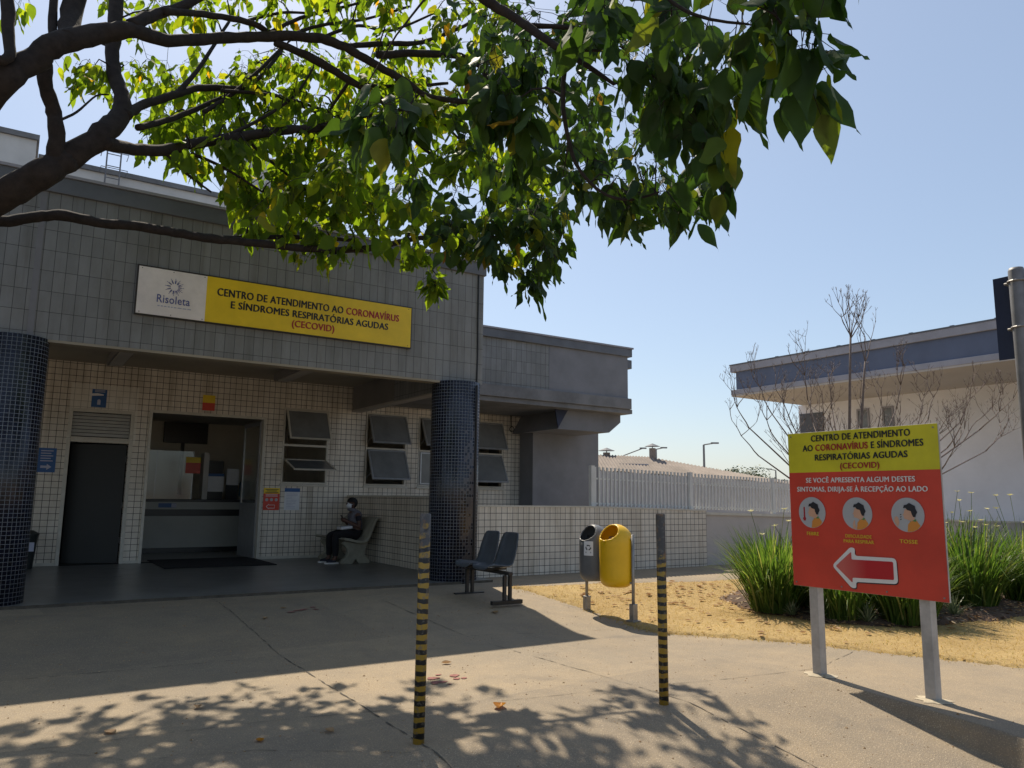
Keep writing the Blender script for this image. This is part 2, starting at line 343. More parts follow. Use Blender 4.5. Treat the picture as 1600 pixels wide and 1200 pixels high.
# text -> mesh, fitted to a measured width and cap height
def text_mesh(body, name, mats, red=None, bold=.018):
    c = bpy.data.curves.new(name, 'FONT'); c.body = body; c.size = 1; c.offset = bold; c.resolution_u = 3; c.space_character = 1.06
    for m in mats: c.materials.append(m)
    if red:
        i = body.index(red)
        for k in range(i, i + len(red)): c.body_format[k].material_index = 1
    o = bpy.data.objects.new(name, c); C.objects.link(o)
    me = bpy.data.meshes.new_from_object(o); bpy.data.objects.remove(o); me.name = name
    return me
def lettering(body, origin, right, width, cap, mats, parent, red=None, bold=.018, name='lettering'):
    """origin = centre of the baseline; right = reading direction; letters stand up along Z"""
    me = text_mesh(body, name, mats, red, (0 if bold > .03 else min(bold, .012)))
    if bold > .03:                                                  # heavier strokes: two more prints beside the first
        bm = bmesh.new(); bm.from_mesh(me)
        for dx, dz in ((-.040, .002), (-.020, .004), (.020, .006), (.040, .008)):
            b2 = me.copy(); b2.transform(Matrix.Translation((dx, .014 * (1 if dx > 0 else -1), dz))); bm.from_mesh(b2); bpy.data.meshes.remove(b2)
        bm.to_mesh(me); bm.free()
    xs = [v.co.x for v in me.vertices]; x0, x1 = min(xs), max(xs); sx = width / (x1 - x0); sz = cap / .70
    right = Vector(right); nrm = right.cross(Vector((0, 0, 1)))
    off = parent_loc(parent)
    for v in me.vertices:
        v.co = Vector(origin) - off + right * ((v.co.x - (x0 + x1) / 2) * sx) + Vector((0, 0, v.co.y * sz)) + nrm * (v.co.z * .1)
    o = bpy.data.objects.new(name, me); C.objects.link(o); o.parent = parent
    return o
def fan(pts): return pts
def disc_pts(cx, cz, r, n=32, sx=1): return [(cx + math.cos(2 * math.pi * k / n) * r * sx, cz + math.sin(2 * math.pi * k / n) * r) for k in range(n)]

def gz(x, y):
    """ground height: level, a little rise to the porch, and a dropped driveway with a kerb at the right front"""
    t = max(0, min(1, (y - 6.5) / 3.2)); z = .165 * t * t * (3 - 2 * t)
    if y < 4.05:
        xk = 5.66 - .24 * (4.0 - y) + .015 * math.sin(3 * y)
        d = min(.26, .145 * (4.05 - y))
        s = max(0, min(1, (xk - x) / .03)) * .86 + max(0, min(1, (xk - .03 - x) / .5)) * .14
        z -= d * s
    return z

# ------------------------------------------------------------------ ground, joints, lawn, planting bed
def axis(segs):
    out = []
    for a, b, st in segs:
        k = max(1, round((b - a) / st)); out += [a + (b - a) * i / k for i in range(k)]
    return out + [segs[-1][1]]
gx = axis([(-600, -60, 60), (-60, -6, 6), (-6, 4.4, .35), (4.4, 4.9, .06), (4.9, 5.75, .016), (5.75, 6.6, .06), (6.6, 14, .35), (14, 60, 6), (60, 600, 60)])
gy = axis([(-600, -40, 60), (-40, -4, 6), (-4, 1, .4), (1, 4.2, .08), (4.2, 11, .2), (11, 60, 6), (60, 700, 60)])
b = MB(); b.v = [(x, y, gz(x, y) if (-8 < x < 40 and y > -6) else (gz(0, min(y, 40)) if y > 6 else -.3 if y < -6 else gz(x, y))) for y in gy for x in gx]
nx = len(gx)
b.f = [(j * nx + i, j * nx + i + 1, (j + 1) * nx + i + 1, (j + 1) * nx + i) for j in range(len(gy) - 1) for i in range(nx - 1)]; b.mi = [0] * len(b.f)
structure(b.build('ground', M['ground'], smooth=True))

def strip(pts, wd, seed, name, mat, z=.004):
    rnd = random.Random(seed); b = MB(); path = []
    for (x0, y0), (x1, y1) in zip(pts, pts[1:]):
        L = math.hypot(x1 - x0, y1 - y0); k = max(2, int(L / .06))
        path += [(x0 + (x1 - x0) * i / k, y0 + (y1 - y0) * i / k, (y0 - y1) / L, (x1 - x0) / L) for i in range(k)]
    prev = None; j = 0
    for x, y, nx_, ny_ in path:
        j = j * .7 + rnd.uniform(-.006, .006); h = wd * rnd.uniform(.08, .75) ** 1.3 * 1.0
        a = (x + nx_ * (j + h), y + ny_ * (j + h)); c = (x + nx_ * (j - h), y + ny_ * (j - h))
        cur = ((a[0], a[1], gz(*a) + z), (c[0], c[1], gz(*c) + z))
        if prev and rnd.random() > .14: b.quad(prev[0], cur[0], cur[1], prev[1])
        prev = cur
    return b
jb = MB()
def addstrip(*a, **k):
    q = strip(*a, **k); i = len(jb.v); jb.v += q.v; jb.f += [tuple(t + i for t in f) for f in q.f]; jb.mi += q.mi
addstrip([(2.2, 9.9), (2.17, 7.2), (2.15, 5.1), (2.12, 2.0)], .011, 1, '', None)
addstrip([(4.0, 9.0), (4.07, 6.5), (4.15, 5.1), (4.15, 1.5)], .009, 2, '', None)
addstrip([(-2, 5.35), (1.4, 5.08), (2.15, 4.95), (3.1, 4.73), (3.9, 4.6), (5.05, 4.38), (6.0, 4.27)], .006, 3, '', None)
addstrip([(-2.5, 7.25), (0.1, 7.05), (2.2, 6.95)], .007, 4, '', None)
addstrip([(4.1, 7.0), (5.9, 6.6)], .005, 5, '', None)
addstrip([(5.9, 4.27), (7.0, 4.6)], .006, 7, '', None)
addstrip([(.2, 5.25), (.7, 4.7), (1.3, 4.55), (2.1, 4.0)], .004, 9, '', None)
structure(jb.build('pavement_joints', M['joint']))

LAWN = [(6.05, 9.30), (6.12, 8.6), (6.13, 7.9), (6.02, 7.0), (5.90, 6.35), (5.98, 6.05), (6.25, 5.75), (6.75, 5.08), (7.05, 4.3), (7.45, 3.4), (8.6, 1.2), (14, -2), (26, -2), (26, 8.3), (13.5, 8.3), (9.85, 8.75), (8.3, 8.98), (6.7, 9.28)]
def inside(x, y, P):
    c = False; n = len(P)
    for i in range(n):
        (x0, y0), (x1, y1) = P[i], P[(i + 1) % n]
        if (y0 > y) != (y1 > y) and x < (x1 - x0) * (y - y0) / (y1 - y0) + x0: c = not c
    return c
def edge_dist(x, y, P):
    m = 9
    for i in range(len(P)):
        (x0, y0), (x1, y1) = P[i], P[(i + 1) % len(P)]
        dx, dy = x1 - x0, y1 - y0; t = max(0, min(1, ((x - x0) * dx + (y - y0) * dy) / (dx * dx + dy * dy)))
        m = min(m, math.hypot(x - x0 - t * dx, y - y0 - t * dy))
    return m
rnd = random.Random(5)
b = MB(); st = .06; idx = {}
def lawn_z(x, y, e=None):
    e = edge_dist(x, y, LAWN) if e is None else e
    return gz(x, y) + .005 + min(e, .35) * .10 + .008 * math.sin(x * 5.1 + y * 2.3) + .006 * math.sin(x * 2.2 - y * 6.7)
def lv(i, j):
    if (i, j) not in idx:
        x, y = 5.8 + i * st, 2.6 + j * st
        idx[(i, j)] = len(b.v); b.v.append((x + rnd.uniform(-.03, .03), y + rnd.uniform(-.03, .03), lawn_z(x, y) + rnd.uniform(0, .006)))
    return idx[(i, j)]
for i in range(0, 165):
    for j in range(0, 114):
        if inside(5.8 + (i + .5) * st, 2.6 + (j + .5) * st, LAWN):
            b.f.append((lv(i, j), lv(i + 1, j), lv(i + 1, j + 1), lv(i, j + 1))); b.mi.append(0)
def sink(b):
    cnt = [0] * len(b.v)
    for f in b.f:
        for i in f: cnt[i] += 1
    b.v = [(x, y, z if cnt[i] == 4 else z - .06) for i, (x, y, z) in enumerate(b.v)]
sink(b)
structure(b.build('lawn', M['lawn'], smooth=True))
b = MB(); k = 0
while k < 34000:
    x, y = 5.85 + 9 * rnd.random() ** 1.3, rnd.uniform(2.7, 9.3)
    e = edge_dist(x, y, LAWN)
    if not inside(x, y, LAWN):
        if e > .10 * rnd.random() ** 2: continue
        e = 0
    k += 1; z = (lawn_z(x, y, e) if e > .04 else gz(x, y)) - .004; a = rnd.uniform(0, 6.28); h = rnd.uniform(.008, .035); wd = rnd.uniform(.002, .005)
    lean = rnd.uniform(.2, 1.8) * h
    b.quad((x - math.sin(a) * wd, y + math.cos(a) * wd, z), (x + math.sin(a) * wd, y - math.cos(a) * wd, z), (x + math.cos(a) * lean, y + math.sin(a) * lean, z + h))
tag(b.build('dry_grass', M['dry_blade']), 'short yellow parched grass covering the lawn right of the litter bins', 'grass', kind='stuff')

BED = [(7.9, 6.8), (7.9, 5.7), (8.15, 5.15), (9.0, 4.75), (11.5, 4.6), (14, 4.4), (14, 8.3), (10.5, 8.3), (8.3, 7.6)]
st = .09; b = MB(); idx = {}
for i in range(0, 75):
    for j in range(0, 48):
        x, y = 7.4 + i * st, 4.3 + j * st
        if inside(x + st / 2, y + st / 2, BED):
            q = []
            for di, dj in ((0, 0), (1, 0), (1, 1), (0, 1)):
                kk = (i + di, j + dj)
                if kk not in idx:
                    X_, Y_ = 7.4 + kk[0] * st, 4.3 + kk[1] * st; e = edge_dist(X_, Y_, BED)
                    idx[kk] = len(b.v); b.v.append((X_, Y_, lawn_z(X_, Y_) + .004 + min(e, .3) * .16 + rnd.uniform(0, .022)))
                q.append(idx[kk])
            b.f.append(tuple(q)); b.mi.append(0)
sink(b)
structure(b.build('planting_bed', M['soil'], smooth=True))
b = MB()
for k in range(3200):
    while True:
        x, y = rnd.uniform(7.4, 12.5), rnd.uniform(4.4, 7.8)
        if inside(x, y, BED): break
    z = lawn_z(x, y) + min(edge_dist(x, y, BED), .3) * .16 + .02; a = rnd.uniform(0, 6.28); L = rnd.uniform(.015, .045)
    d = Vector((math.cos(a), math.sin(a), rnd.uniform(-.3, .5))) * L; s_ = Vector((-math.sin(a), math.cos(a), rnd.uniform(-.4, .4))) * L * .5
    p = Vector((x, y, z)); b.quad(p - d, p + s_, p + d, p - s_)
tag(b.build('leaf_litter', M['dry_leaf']), 'brown leaf litter spread over the soil of the planting bed', 'leaf litter', kind='stuff')

# ------------------------------------------------------------------ the clinic building
FY, WY, PZ = 10.20, 15.10, .20
clinic = thing('clinic_building', (6, 10.2, 0), 'grey tiled single storey clinic building with open porch, white tiled back wall and dark openings', 'building')
def part(mb, name, mats, parent=None, **k): return mb.build(name, mats, parent or clinic, **k)
# porch floor slab with a worn front edge
b = MB(); xs = axis([(-9, 5.6, .25), (5.6, 6.2, .3)])
rnd = random.Random(8); edge = [9.97 + rnd.uniform(-.012, .012) for _ in xs]
for i in range(len(xs) - 1):
    x0_, x1_, e0, e1 = xs[i], xs[i + 1], edge[i], edge[i + 1]
    b.quad((x0_, e0, PZ), (x1_, e1, PZ), (x1_, 15.05, PZ), (x0_, 15.05, PZ)); b.quad((x0_, e0 - .006, 0), (x1_, e1 - .006, 0), (x1_, e1, PZ), (x0_, e0, PZ), mi=1)
part(b, 'porch_floor', [M['porch_floor'], M['joint']])  # riser reuses the dark joint colour as painted shade on the step face
# fascia: front wall, side return, caps
b = MB(); b.box(-9, 6.09, FY, FY + .22, 3.15, 4.90); part(b, 'fascia', M['grey_tile'])
b = MB(); b.box(5.87, 6.085, FY + .22, 13.0, 3.15, 4.90); part(b, 'fascia_return', M['grey_tile_side'])
b = MB(); b.box(-9, 6.12, FY - .035, FY + .26, 4.90, 5.10); b.box(5.83, 6.12, FY + .26, 13.1, 4.90, 5.10); part(b, 'fascia_cap', M['fascia_cap'], bevel=.008)
b = MB(); b.box(-9, 6.14, FY - .055, FY + .28, 5.10, 5.135); part(b, 'cap_flashing', M['pale_trim'])
b = MB(); b.box(-9, 5.86, FY + .003, FY + .20, 3.12, 3.149); part(b, 'fascia_drip_edge', M['soffit'])
b = MB(); b.tube([(5.985, FY - .015, 4.9), (5.985, FY - .015, 4.2), (5.992, FY - .016, 3.6), (5.985, FY - .015, 3.12)], .012, 6); part(b, 'cable', M['black'])
b = MB(); b.box(.045, .11, FY - .006, FY, 3.15, 4.9); part(b, 'expansion_strip', M['wing_grey'])
# roof slab, ceiling and beams
b = MB(); b.box(-9, 5.86, FY + .23, 21, 3.80, 4.0); b.box(5.86, 11.55, 13.2, 21, 3.82, 4.0); part(b, 'roof_slab', M['fascia_cap'])
b = MB(); b.box(-9, 5.865, FY + .225, 15.09, 3.65, 3.79); part(b, 'ceiling', M['soffit'])
for x0_, x1_ in ((1.22, 1.46), (3.98, 4.22), (-1.6, -1.36)):
    b = MB(); b.box(x0_, x1_, FY + .24, 14.2, 3.50, 3.648); part(b, 'ceiling_beam', M['beam_paint'], bevel=.01)
    b = MB(); b.box(x0_ + .03, x1_ - .03, FY + .5, 14.0, 3.475, 3.498); part(b, 'beam_lamp_tray', M['beam_light'])
b = MB(); b.box(5.89, 6.07, FY + .24, 15.08, 3.17, 3.648); part(b, 'cross_beam', M['beam_paint'])
b = MB(); b.box(5.88, 6.08, FY + .24, 15.07, 3.13, 3.168); part(b, 'cross_beam_soffit', M['beam_light'])
# back wall with openings
holes = [(.86, 1.76, PZ, 2.27), (.86, 1.76, 2.36, 2.79), (2.10, 4.10, PZ, 2.86), (4.48, 5.41, 1.63, 3.13), (6.21, 7.15, 1.63, 3.15), (7.43, 8.37, 1.63, 3.15), (8.68, 9.61, 1.63, 3.15)]
def wall_holes(b, x0, x1, z0, z1, yf, yb, hs):
    X_ = sorted({x0, x1} | {h[0] for h in hs} | {h[1] for h in hs}); Z_ = sorted({z0, z1} | {h[2] for h in hs} | {h[3] for h in hs})
    for xa, xb in zip(X_, X_[1:]):
        for za, zb in zip(Z_, Z_[1:]):
            cx, cz = (xa + xb) / 2, (za + zb) / 2
            if any(h[0] < cx < h[1] and h[2] < cz < h[3] for h in hs): continue
            for y in (yf, yb): b.quad((xa, y, za), (xb, y, za), (xb, y, zb), (xa, y, zb))
    for h in hs:
        a, c, d, e = h
        b.quad((a, yf, d), (a, yb, d), (a, yb, e), (a, yf, e)); b.quad((c, yf, d), (c, yb, d), (c, yb, e), (c, yf, e))
        b.quad((a, yf, d), (c, yf, d), (c, yb, d), (a, yb, d)); b.quad((a, yf, e), (c, yf, e), (c, yb, e), (a, yb, e))
b = MB(); wall_holes(b, -9, 10.25, PZ - .05, 3.66, WY, WY + .16, holes); part(b, 'back_wall', M['white_tile'])
b = MB(); wall_holes(b, .80, 1.86, 2.27, 3.28, WY - .003, WY + .02, [(.86, 1.76, 2.36, 2.79)]); part(b, 'newer_tile_panel', M['white_tile_plain'])
b = MB(); b.box(-9, .85, WY - .012, WY, PZ, PZ + .05); b.box(1.77, 2.09, WY - .012, WY, PZ, PZ + .05); b.box(4.12, 5.86, WY - .012, WY, PZ, PZ + .05); part(b, 'wall_skirting', M['cream_metal'])
# rooms behind
def room(name, x0, x1, y0, y1, z0, z1, mw, mc, mf):
    b = MB()
    b.quad((x0, y1, z0), (x1, y1, z0), (x1, y1, z1), (x0, y1, z1)); b.quad((x0, y0, z0), (x0, y1, z0), (x0, y1, z1), (x0, y0, z1)); b.quad((x1, y0, z0), (x1, y1, z0), (x1, y1, z1), (x1, y0, z1))
    b.quad((x0, y0, z1), (x1, y0, z1), (x1, y1, z1), (x0, y1, z1), mi=1); b.quad((x0, y0, z0), (x1, y0, z0), (x1, y1, z0), (x0, y1, z0), mi=2)
    part(b, name, [mw, mc, mf])
room('reception_room', 1.95, 5.95, WY + .16, 19.6, PZ, 3.10, M['dark_interior'], M['interior_ceiling'], M['porch_floor'])
room('side_room', .4, 1.94, WY + .16, 17.4, PZ, 2.9, M['dark_door'], M['dark_door'], M['porch_floor'])  # near-black walls and ceiling: the room's darkness is put into the colour
room('window_room', 5.96, 10.2, WY + .16, 18.5, PZ, 3.4, M['dark_interior'], M['interior_ceiling'], M['porch_floor'])
# doors
d1 = MB(); d1.box(.80, .858, WY - .03, WY + .1, PZ, 2.33); d1.box(1.762, 1.82, WY - .03, WY + .1, PZ, 2.33); d1.box(.858, 1.762, WY - .03, WY + .1, 2.272, 2.33)
df = part(d1, 'door_frame', M['cream_metal'], bevel=.004)
b = MB(); b.box(.875, 1.74, WY + .05, WY + .085, PZ + .012, 2.25, T=Matrix.Translation((1.74, WY + .05, 0)) @ Matrix.Rotation(R(-14), 4, 'Z') @ Matrix.Translation((-1.74, -WY - .05, 0)))
b.build('door', M['dark_door'], df)
for z_ in (.55, 1.15, 1.95): MB().box(1.735, 1.765, WY + .03, WY + .06, z_, z_ + .10).build('hinge', M['black'], df)
b = MB(); b.box(.80, .86, WY - .03, WY + .05, 2.36, 2.85); b.box(1.76, 1.82, WY - .03, WY + .05, 2.36, 2.85); b.box(.86, 1.76, WY - .03, WY + .05, 2.79, 2.85); b.box(.86, 1.76, WY - .03, WY + .05, 2.335, 2.36)
lf = part(b, 'louvre_frame', M['cream_metal'], bevel=.004)
b = MB()
for k in range(7):
    z_ = 2.385 + k * .058
    b.box(.862, 1.758, -.035, .035, -.003, .003, T=Matrix.Translation((0, WY + .02, z_ + .02)) @ Matrix.Rotation(R(42), 4, 'X'))
b.build('louvre_slats', M['white_metal'], lf)
b = MB(); b.box(.862, 1.758, WY + .07, WY + .09, 2.362, 2.788); b.build('louvre_backing', M['black'], lf)
b = MB(); b.box(2.06, 2.108, WY - .03, WY + .12, PZ, 2.905); b.box(4.092, 4.14, WY - .03, WY + .12, PZ, 2.905); b.box(2.108, 4.092, WY - .03, WY + .12, 2.855, 2.905)
ef = part(b, 'entrance_frame', M['cream_metal'], bevel=.004)
dt = Matrix.Translation((4.07, WY + .13, 0)) @ Matrix.Rotation(R(-86), 4, 'Z')
b = MB()
for x0_, x1_, z_0, z_1 in ((-.95, -.90, .215, 2.83), (-.05, 0, .215, 2.83), (-.90, -.05, .215, 1.25), (-.90, -.05, 2.75, 2.83)): b.box(x0_, x1_, 0, .035, z_0, z_1, T=dt)
b.build('open_door', M['alu'], ef)
b = MB(); b.box(-.90, -.05, .012, .020, 1.252, 2.748, T=dt); b.build('door_glass', M['clear_glass'], ef)
# windows with tilted sashes
def rect_frame(b, x0, x1, z0, z1, y0, y1, t, T=None):
    b.box(x0, x0 + t, y0, y1, z0, z1, T=T); b.box(x1 - t, x1, y0, y1, z0, z1, T=T); b.box(x0 + t, x1 - t, y0, y1, z0, z0 + t, T=T); b.box(x0 + t, x1 - t, y0, y1, z1 - t, z1, T=T)
def window(x0, x1, z0, z1, sashes, fr, sh):
    b = MB(); rect_frame(b, x0 + .002, x1 - .002, z0 + .002, z1 - .002, WY - .012, WY + .07, .035); zm = (z0 + z1) / 2 + .01
    b.box(x0 + .037, x1 - .037, WY - .010, WY + .068, zm - .022, zm + .022)
    b.box(x0 - .03, x1 + .03, WY - .05, WY - .013, z0 - .045, z0 - .005)
    o = part(b, 'window', fr, bevel=.003)
    for (za, zb), ang, up in zip(((zm + .03, z1 - .045), (z0 + .045, zm - .03)), sashes, (1, 1)):
        h = zb - za; xa, xb = x0 + .042, x1 - .042
        if ang == 'slide': T = Matrix.Translation((0, WY - .02, za + .42)) @ Matrix.Rotation(R(-72), 4, 'X')
        else: T = Matrix.Translation((0, WY - .015, zb)) @ Matrix.Rotation(R(-ang), 4, 'X')
        # local frame hangs from its top edge (z from -h to 0)
        b = MB(); rect_frame(b, xa, xb, -h, 0, -.028, 0, .032, T); b.build('sash', sh, o, bevel=.003)
        b = MB(); b.box(xa + .032, xb - .032, -.017, -.011, -h + .032, -.032, T=T); b.build('pane', M['dark_pane'], o)
        if ang != 'slide' and ang > 3:
            for xq in (xa + .01, xb - .01):
                e = T @ Vector((xq, -.01, -h * .75)); b = MB(); b.tube([(xq, WY + .02, za + .10), tuple(e)], .006, 5); b.build('stay', M['alu'], o)
    return o
window(4.48, 5.41, 1.63, 3.13, (27, 'slide'), M['cream_metal'], M['cream_metal'])
window(6.21, 7.15, 1.63, 3.15, (26, 27), M['cream_metal'], M['alu'])
window(7.43, 8.37, 1.63, 3.15, (26, 0), M['cream_metal'], M['alu'])
window(8.68, 9.61, 1.63, 3.15, (24, 26), M['cream_metal'], M['alu'])
# columns with mosaic
def column(cx, cy, r, z0_, z1_):
    n = 56; me = bpy.data.meshes.new('column'); off = Vector(clinic.location)
    vs = [Vector((cx + r * math.cos(2 * math.pi * k / n), cy + r * math.sin(2 * math.pi * k / n), z)) - off for z in (z0_, z1_) for k in range(n)]
    fs = [(k, (k + 1) % n, n + (k + 1) % n, n + k) for k in range(n)] + [tuple(range(n))[::-1], tuple(range(n, 2 * n))]
    me.from_pydata([tuple(v) for v in vs], [], fs); uv = me.uv_layers.new(name='UVMap')
    for k in range(n):
        for li, (u, z) in zip(me.polygons[k].loop_indices, ((k, z0_), (k + 1, z0_), (k + 1, z1_), (k, z1_))): uv.data[li].uv = (u / n * round(2 * math.pi * r / .047) * .047 + 4.7, z + 4.7)
        me.polygons[k].use_smooth = True
    me.materials.append(M['mosaic']); o = bpy.data.objects.new('column', me); C.objects.link(o); o.parent = clinic; return o
CY = 10.33
column(-.06, CY, .345, -.1, 3.149); rc = column(5.70, CY, .37, -.1, 3.149)
# mosaic lost along one strip of the right column (bare mortar tile by tile)
def worn_mosaic():
    m = M['mosaic'].copy(); m.name = 'navy_glass_mosaic_worn'; n = m.node_tree; p = n.nodes['Principled BSDF']
    uvn = node(n, 'ShaderNodeUVMap').outputs[0]; sn = node(n, 'ShaderNodeVectorMath', operation='SNAP'); n.links.new(uvn, sn.inputs[0]); sn.inputs[1].default_value = (.047, .047, 1)
    wn = node(n, 'ShaderNodeTexWhiteNoise', noise_dimensions='2D'); n.links.new(sn.outputs[0], wn.inputs['Vector'])
    sp_ = node(n, 'ShaderNodeSeparateXYZ'); n.links.new(sn.outputs[0], sp_.inputs[0])
    d = node(n, 'ShaderNodeMath', operation='SUBTRACT'); n.links.new(sp_.outputs[0], d.inputs[0]); d.inputs[1].default_value = 6.49
    ab = node(n, 'ShaderNodeMath', operation='ABSOLUTE'); n.links.new(d.outputs[0], ab.inputs[0])
    mr = node(n, 'ShaderNodeMapRange'); n.links.new(ab.outputs[0], mr.inputs[0]); mr.inputs[1].default_value = .02; mr.inputs[2].default_value = .16; mr.inputs[3].default_value = .85; mr.inputs[4].default_value = 0
    vz = ramp(n, sp_.outputs[1], 0, 1); vm = node(n, 'ShaderNodeMapRange'); n.links.new(sp_.outputs[1], vm.inputs[0]); vm.inputs[1].default_value = 7.3; vm.inputs[2].default_value = 6.6
    ml = node(n, 'ShaderNodeMath', operation='MULTIPLY'); n.links.new(mr.outputs[0], ml.inputs[0]); n.links.new(vm.outputs[0], ml.inputs[1])
    lt = node(n, 'ShaderNodeMath', operation='LESS_THAN'); n.links.new(wn.outputs[0], lt.inputs[0]); n.links.new(ml.outputs[0], lt.inputs[1])
    old = p.inputs['Base Color'].links[0].from_socket
    n.links.new(mixc(n, lt.outputs[0], old, (.07, .066, .072)), p.inputs['Base Color']); return m
rc.data.materials.clear(); rc.data.materials.append(worn_mosaic())
b = MB(); b.box(-.02, .02, -.012, .012, .12, 3.1, T=Matrix.Translation((5.70 + .375 * math.cos(R(-62)), CY + .375 * math.sin(R(-62)), 0)) @ Matrix.Rotation(R(28), 4, 'Z')); b.build('cover_strip', M['black'], rc)
# low porch wall (part of the building)
b = MB(); b.box(5.87, 6.05, 10.70, 15.09, .10, 1.40); part(b, 'porch_side_wall', M['white_tile_side'])
b = MB(); b.box(5.855, 6.065, 10.68, 15.09, 1.40, 1.43); part(b, 'side_wall_coping', M['cream_metal'], bevel=.004)
# wing to the right: fascia box, band, haunch, grey block
b = MB(); b.box(6.13, 11.60, 13.0, 16.5, 3.66, 4.62); part(b, 'wing_fascia', M['grey_tile'])
b = MB(); b.box(9.4, 11.603, 12.992, 12.999, 3.66, 4.62); part(b, 'wing_painted_end', M['wing_grey'])
b = MB(); b.box(6.13, 11.70, 12.94, 16.6, 4.62, 4.80); part(b, 'wing_cap', M['fascia_cap'], bevel=.008)
b = MB(); b.box(6.13, 11.73, 12.92, 16.6, 4.80, 4.835); part(b, 'wing_flashing', M['pale_trim'])
b = MB(); b.box(6.13, 11.66, 12.93, 16.5, 3.42, 3.66); part(b, 'wing_beam', M['wing_beam'], bevel=.008)
b = MB(); b.box(6.13, 11.72, 12.98, 16.5, 3.32, 3.419); part(b, 'wing_beam_lip', M['wing_beam'], bevel=.006)
b = MB(); b.box(11.58, 11.74, 13.0, 13.3, 4.36, 4.56); part(b, 'wing_spout', M['fascia_cap'], bevel=.01)
b = MB(); b.prism([(10.10, 3.32), (9.86, 2.90), (11.32, 2.90), (11.66, 3.15), (11.66, 3.32)], 13.32, 16.4); part(b, 'haunch', M['wing_grey'])
b = MB(); b.box(10.08, 12.02, 14.55, 16.5, 0, 3.2); part(b, 'grey_block', M['wing_grey'])
b = MB(); b.prism([(9.79, 3.318), (10.13, 3.318), (9.87, 2.92)], 13.296, 13.318); part(b, 'haunch_face_plate', M['sign_back'])  # thin dark plate added to stand for the haunch's slanted left face
b = MB(); b.tube([(9.75, WY - .02, 3.5), (9.76, WY - .10, 3.3), (9.77, WY - .10, 3.05)], .012, 6); b.tube([(9.79 + .06 * math.cos(a), WY - .10, 3.0 + .06 * math.sin(a)) for a in [k * .4 for k in range(17)]], .01, 5); part(b, 'wall_hook', M['black'])
# white upper storeys behind
b = MB(); b.box(-9, -.11, 20, 26, 3.9, 9.42); part(b, 'upper_block', M['white_wall'])
b = MB(); b.box(-9.05, -.06, 19.93, 26.05, 9.42, 9.54); part(b, 'upper_block_cap', M['wing_beam'])
b = MB(); b.box(-.10, 6.9, 20.2, 27, 3.9, 9.05); part(b, 'upper_wall', M['white_wall'])
b = MB(); b.box(-.05, 6.95, 20.13, 27, 9.05, 9.17); part(b, 'upper_wall_cap', M['wing_beam'])
b = MB(); b.box(5.0, 6.3, 22, 25, 9.0, 11.3); part(b, 'roof_tower', M['white_wall'])
b = MB()
for x in (1.33, 1.63): b.tube([(x, 20.0, 7.6), (x, 20.0, 9.75), (x, 20.4, 9.75)], .018, 6)
for k in range(7): b.tube([(1.33, 20.0, 7.7 + k * .3), (1.63, 20.0, 7.7 + k * .3)], .012, 5)
for z_ in (9.0, 9.4): b.tube([(1.2, 20.0, z_), (1.2, 19.6, z_), (1.76, 19.6, z_), (1.76, 20.0, z_)], .01, 5)
part(b, 'roof_ladder', M['galv'])

# ------------------------------------------------------------------ things on and in the clinic
BY = FY - .05
sg = thing('banner_sign', (2.97, BY, 3.58), 'long white and yellow sign board reading CENTRO DE ATENDIMENTO on the grey fascia', 'sign')
b = MB(); b.box(1.135, 1.93, BY, FY - .002, 3.585, 4.175); b.build('white_panel', M['sign_white'], sg)
b = MB(); b.box(1.93, 4.815, BY, FY - .002, 3.585, 4.178); b.build('yellow_panel', M['yellow'], sg)
b = MB(); rect_frame(b, 1.118, 4.832, 3.568, 4.195, FY - .044, FY - .003, .015); b.build('rim', M['dark_metal'], sg)
yy = BY - .003; RX = (1, 0, 0)
lettering('CENTRO DE ATENDIMENTO AO CORONAVÍRUS', (3.34, yy, 3.945), RX, 2.56, .100, [M['ink'], M['red_ink']], sg, 'CORONAVÍRUS', .045)
lettering('E SÍNDROMES RESPIRATÓRIAS AGUDAS', (3.345, yy, 3.80), RX, 2.215, .094, [M['ink']], sg, None, .045)
lettering('(CECOVID)', (3.345, yy, 3.665), RX, .60, .092, [M['red_ink']], sg, None, .045)
lettering('Risoleta', (1.55, yy, 3.752), RX, .385, .10, [M['blue_ink']], sg, None, .012)
b = MB(); rnd = random.Random(4); x = 1.37
while x < 1.72:
    l = rnd.uniform(.02, .05); b.quad((x, yy, 3.70), (x + l, yy, 3.70), (x + l, yy, 3.713), (x, yy, 3.713)); x += l + .012
b.build('small_print', M['pale_ink'], sg)
b = MB()
for k in range(24):
    a = 2 * math.pi * k / 24 + .1 * math.sin(k * 3); r1, r2 = .045, .092 if k % 2 else .112
    for ra, rb, wd in ((r1, r2 * .72, .0055), (r2 * .72, r2, .003)):
        ca, sa = math.cos(a), math.sin(a); cx, cz = 1.55, 3.965
        b.quad(*[(cx + ca * rr - sa * ww, yy, cz + sa * rr + ca * ww) for rr, ww in ((ra, -wd * .6), (rb, -wd), (rb, wd), (ra, wd * .6))])
b.build('sunburst_emblem', M['blue_ink'], sg)
for x in (1.17, 1.53, 1.9, 4.77):
    for z_ in (3.605, 4.155): MB().tube([(x, BY + .001, z_), (x, BY - .004, z_)], .006, 6).build('screw', M['dark_metal'], sg)

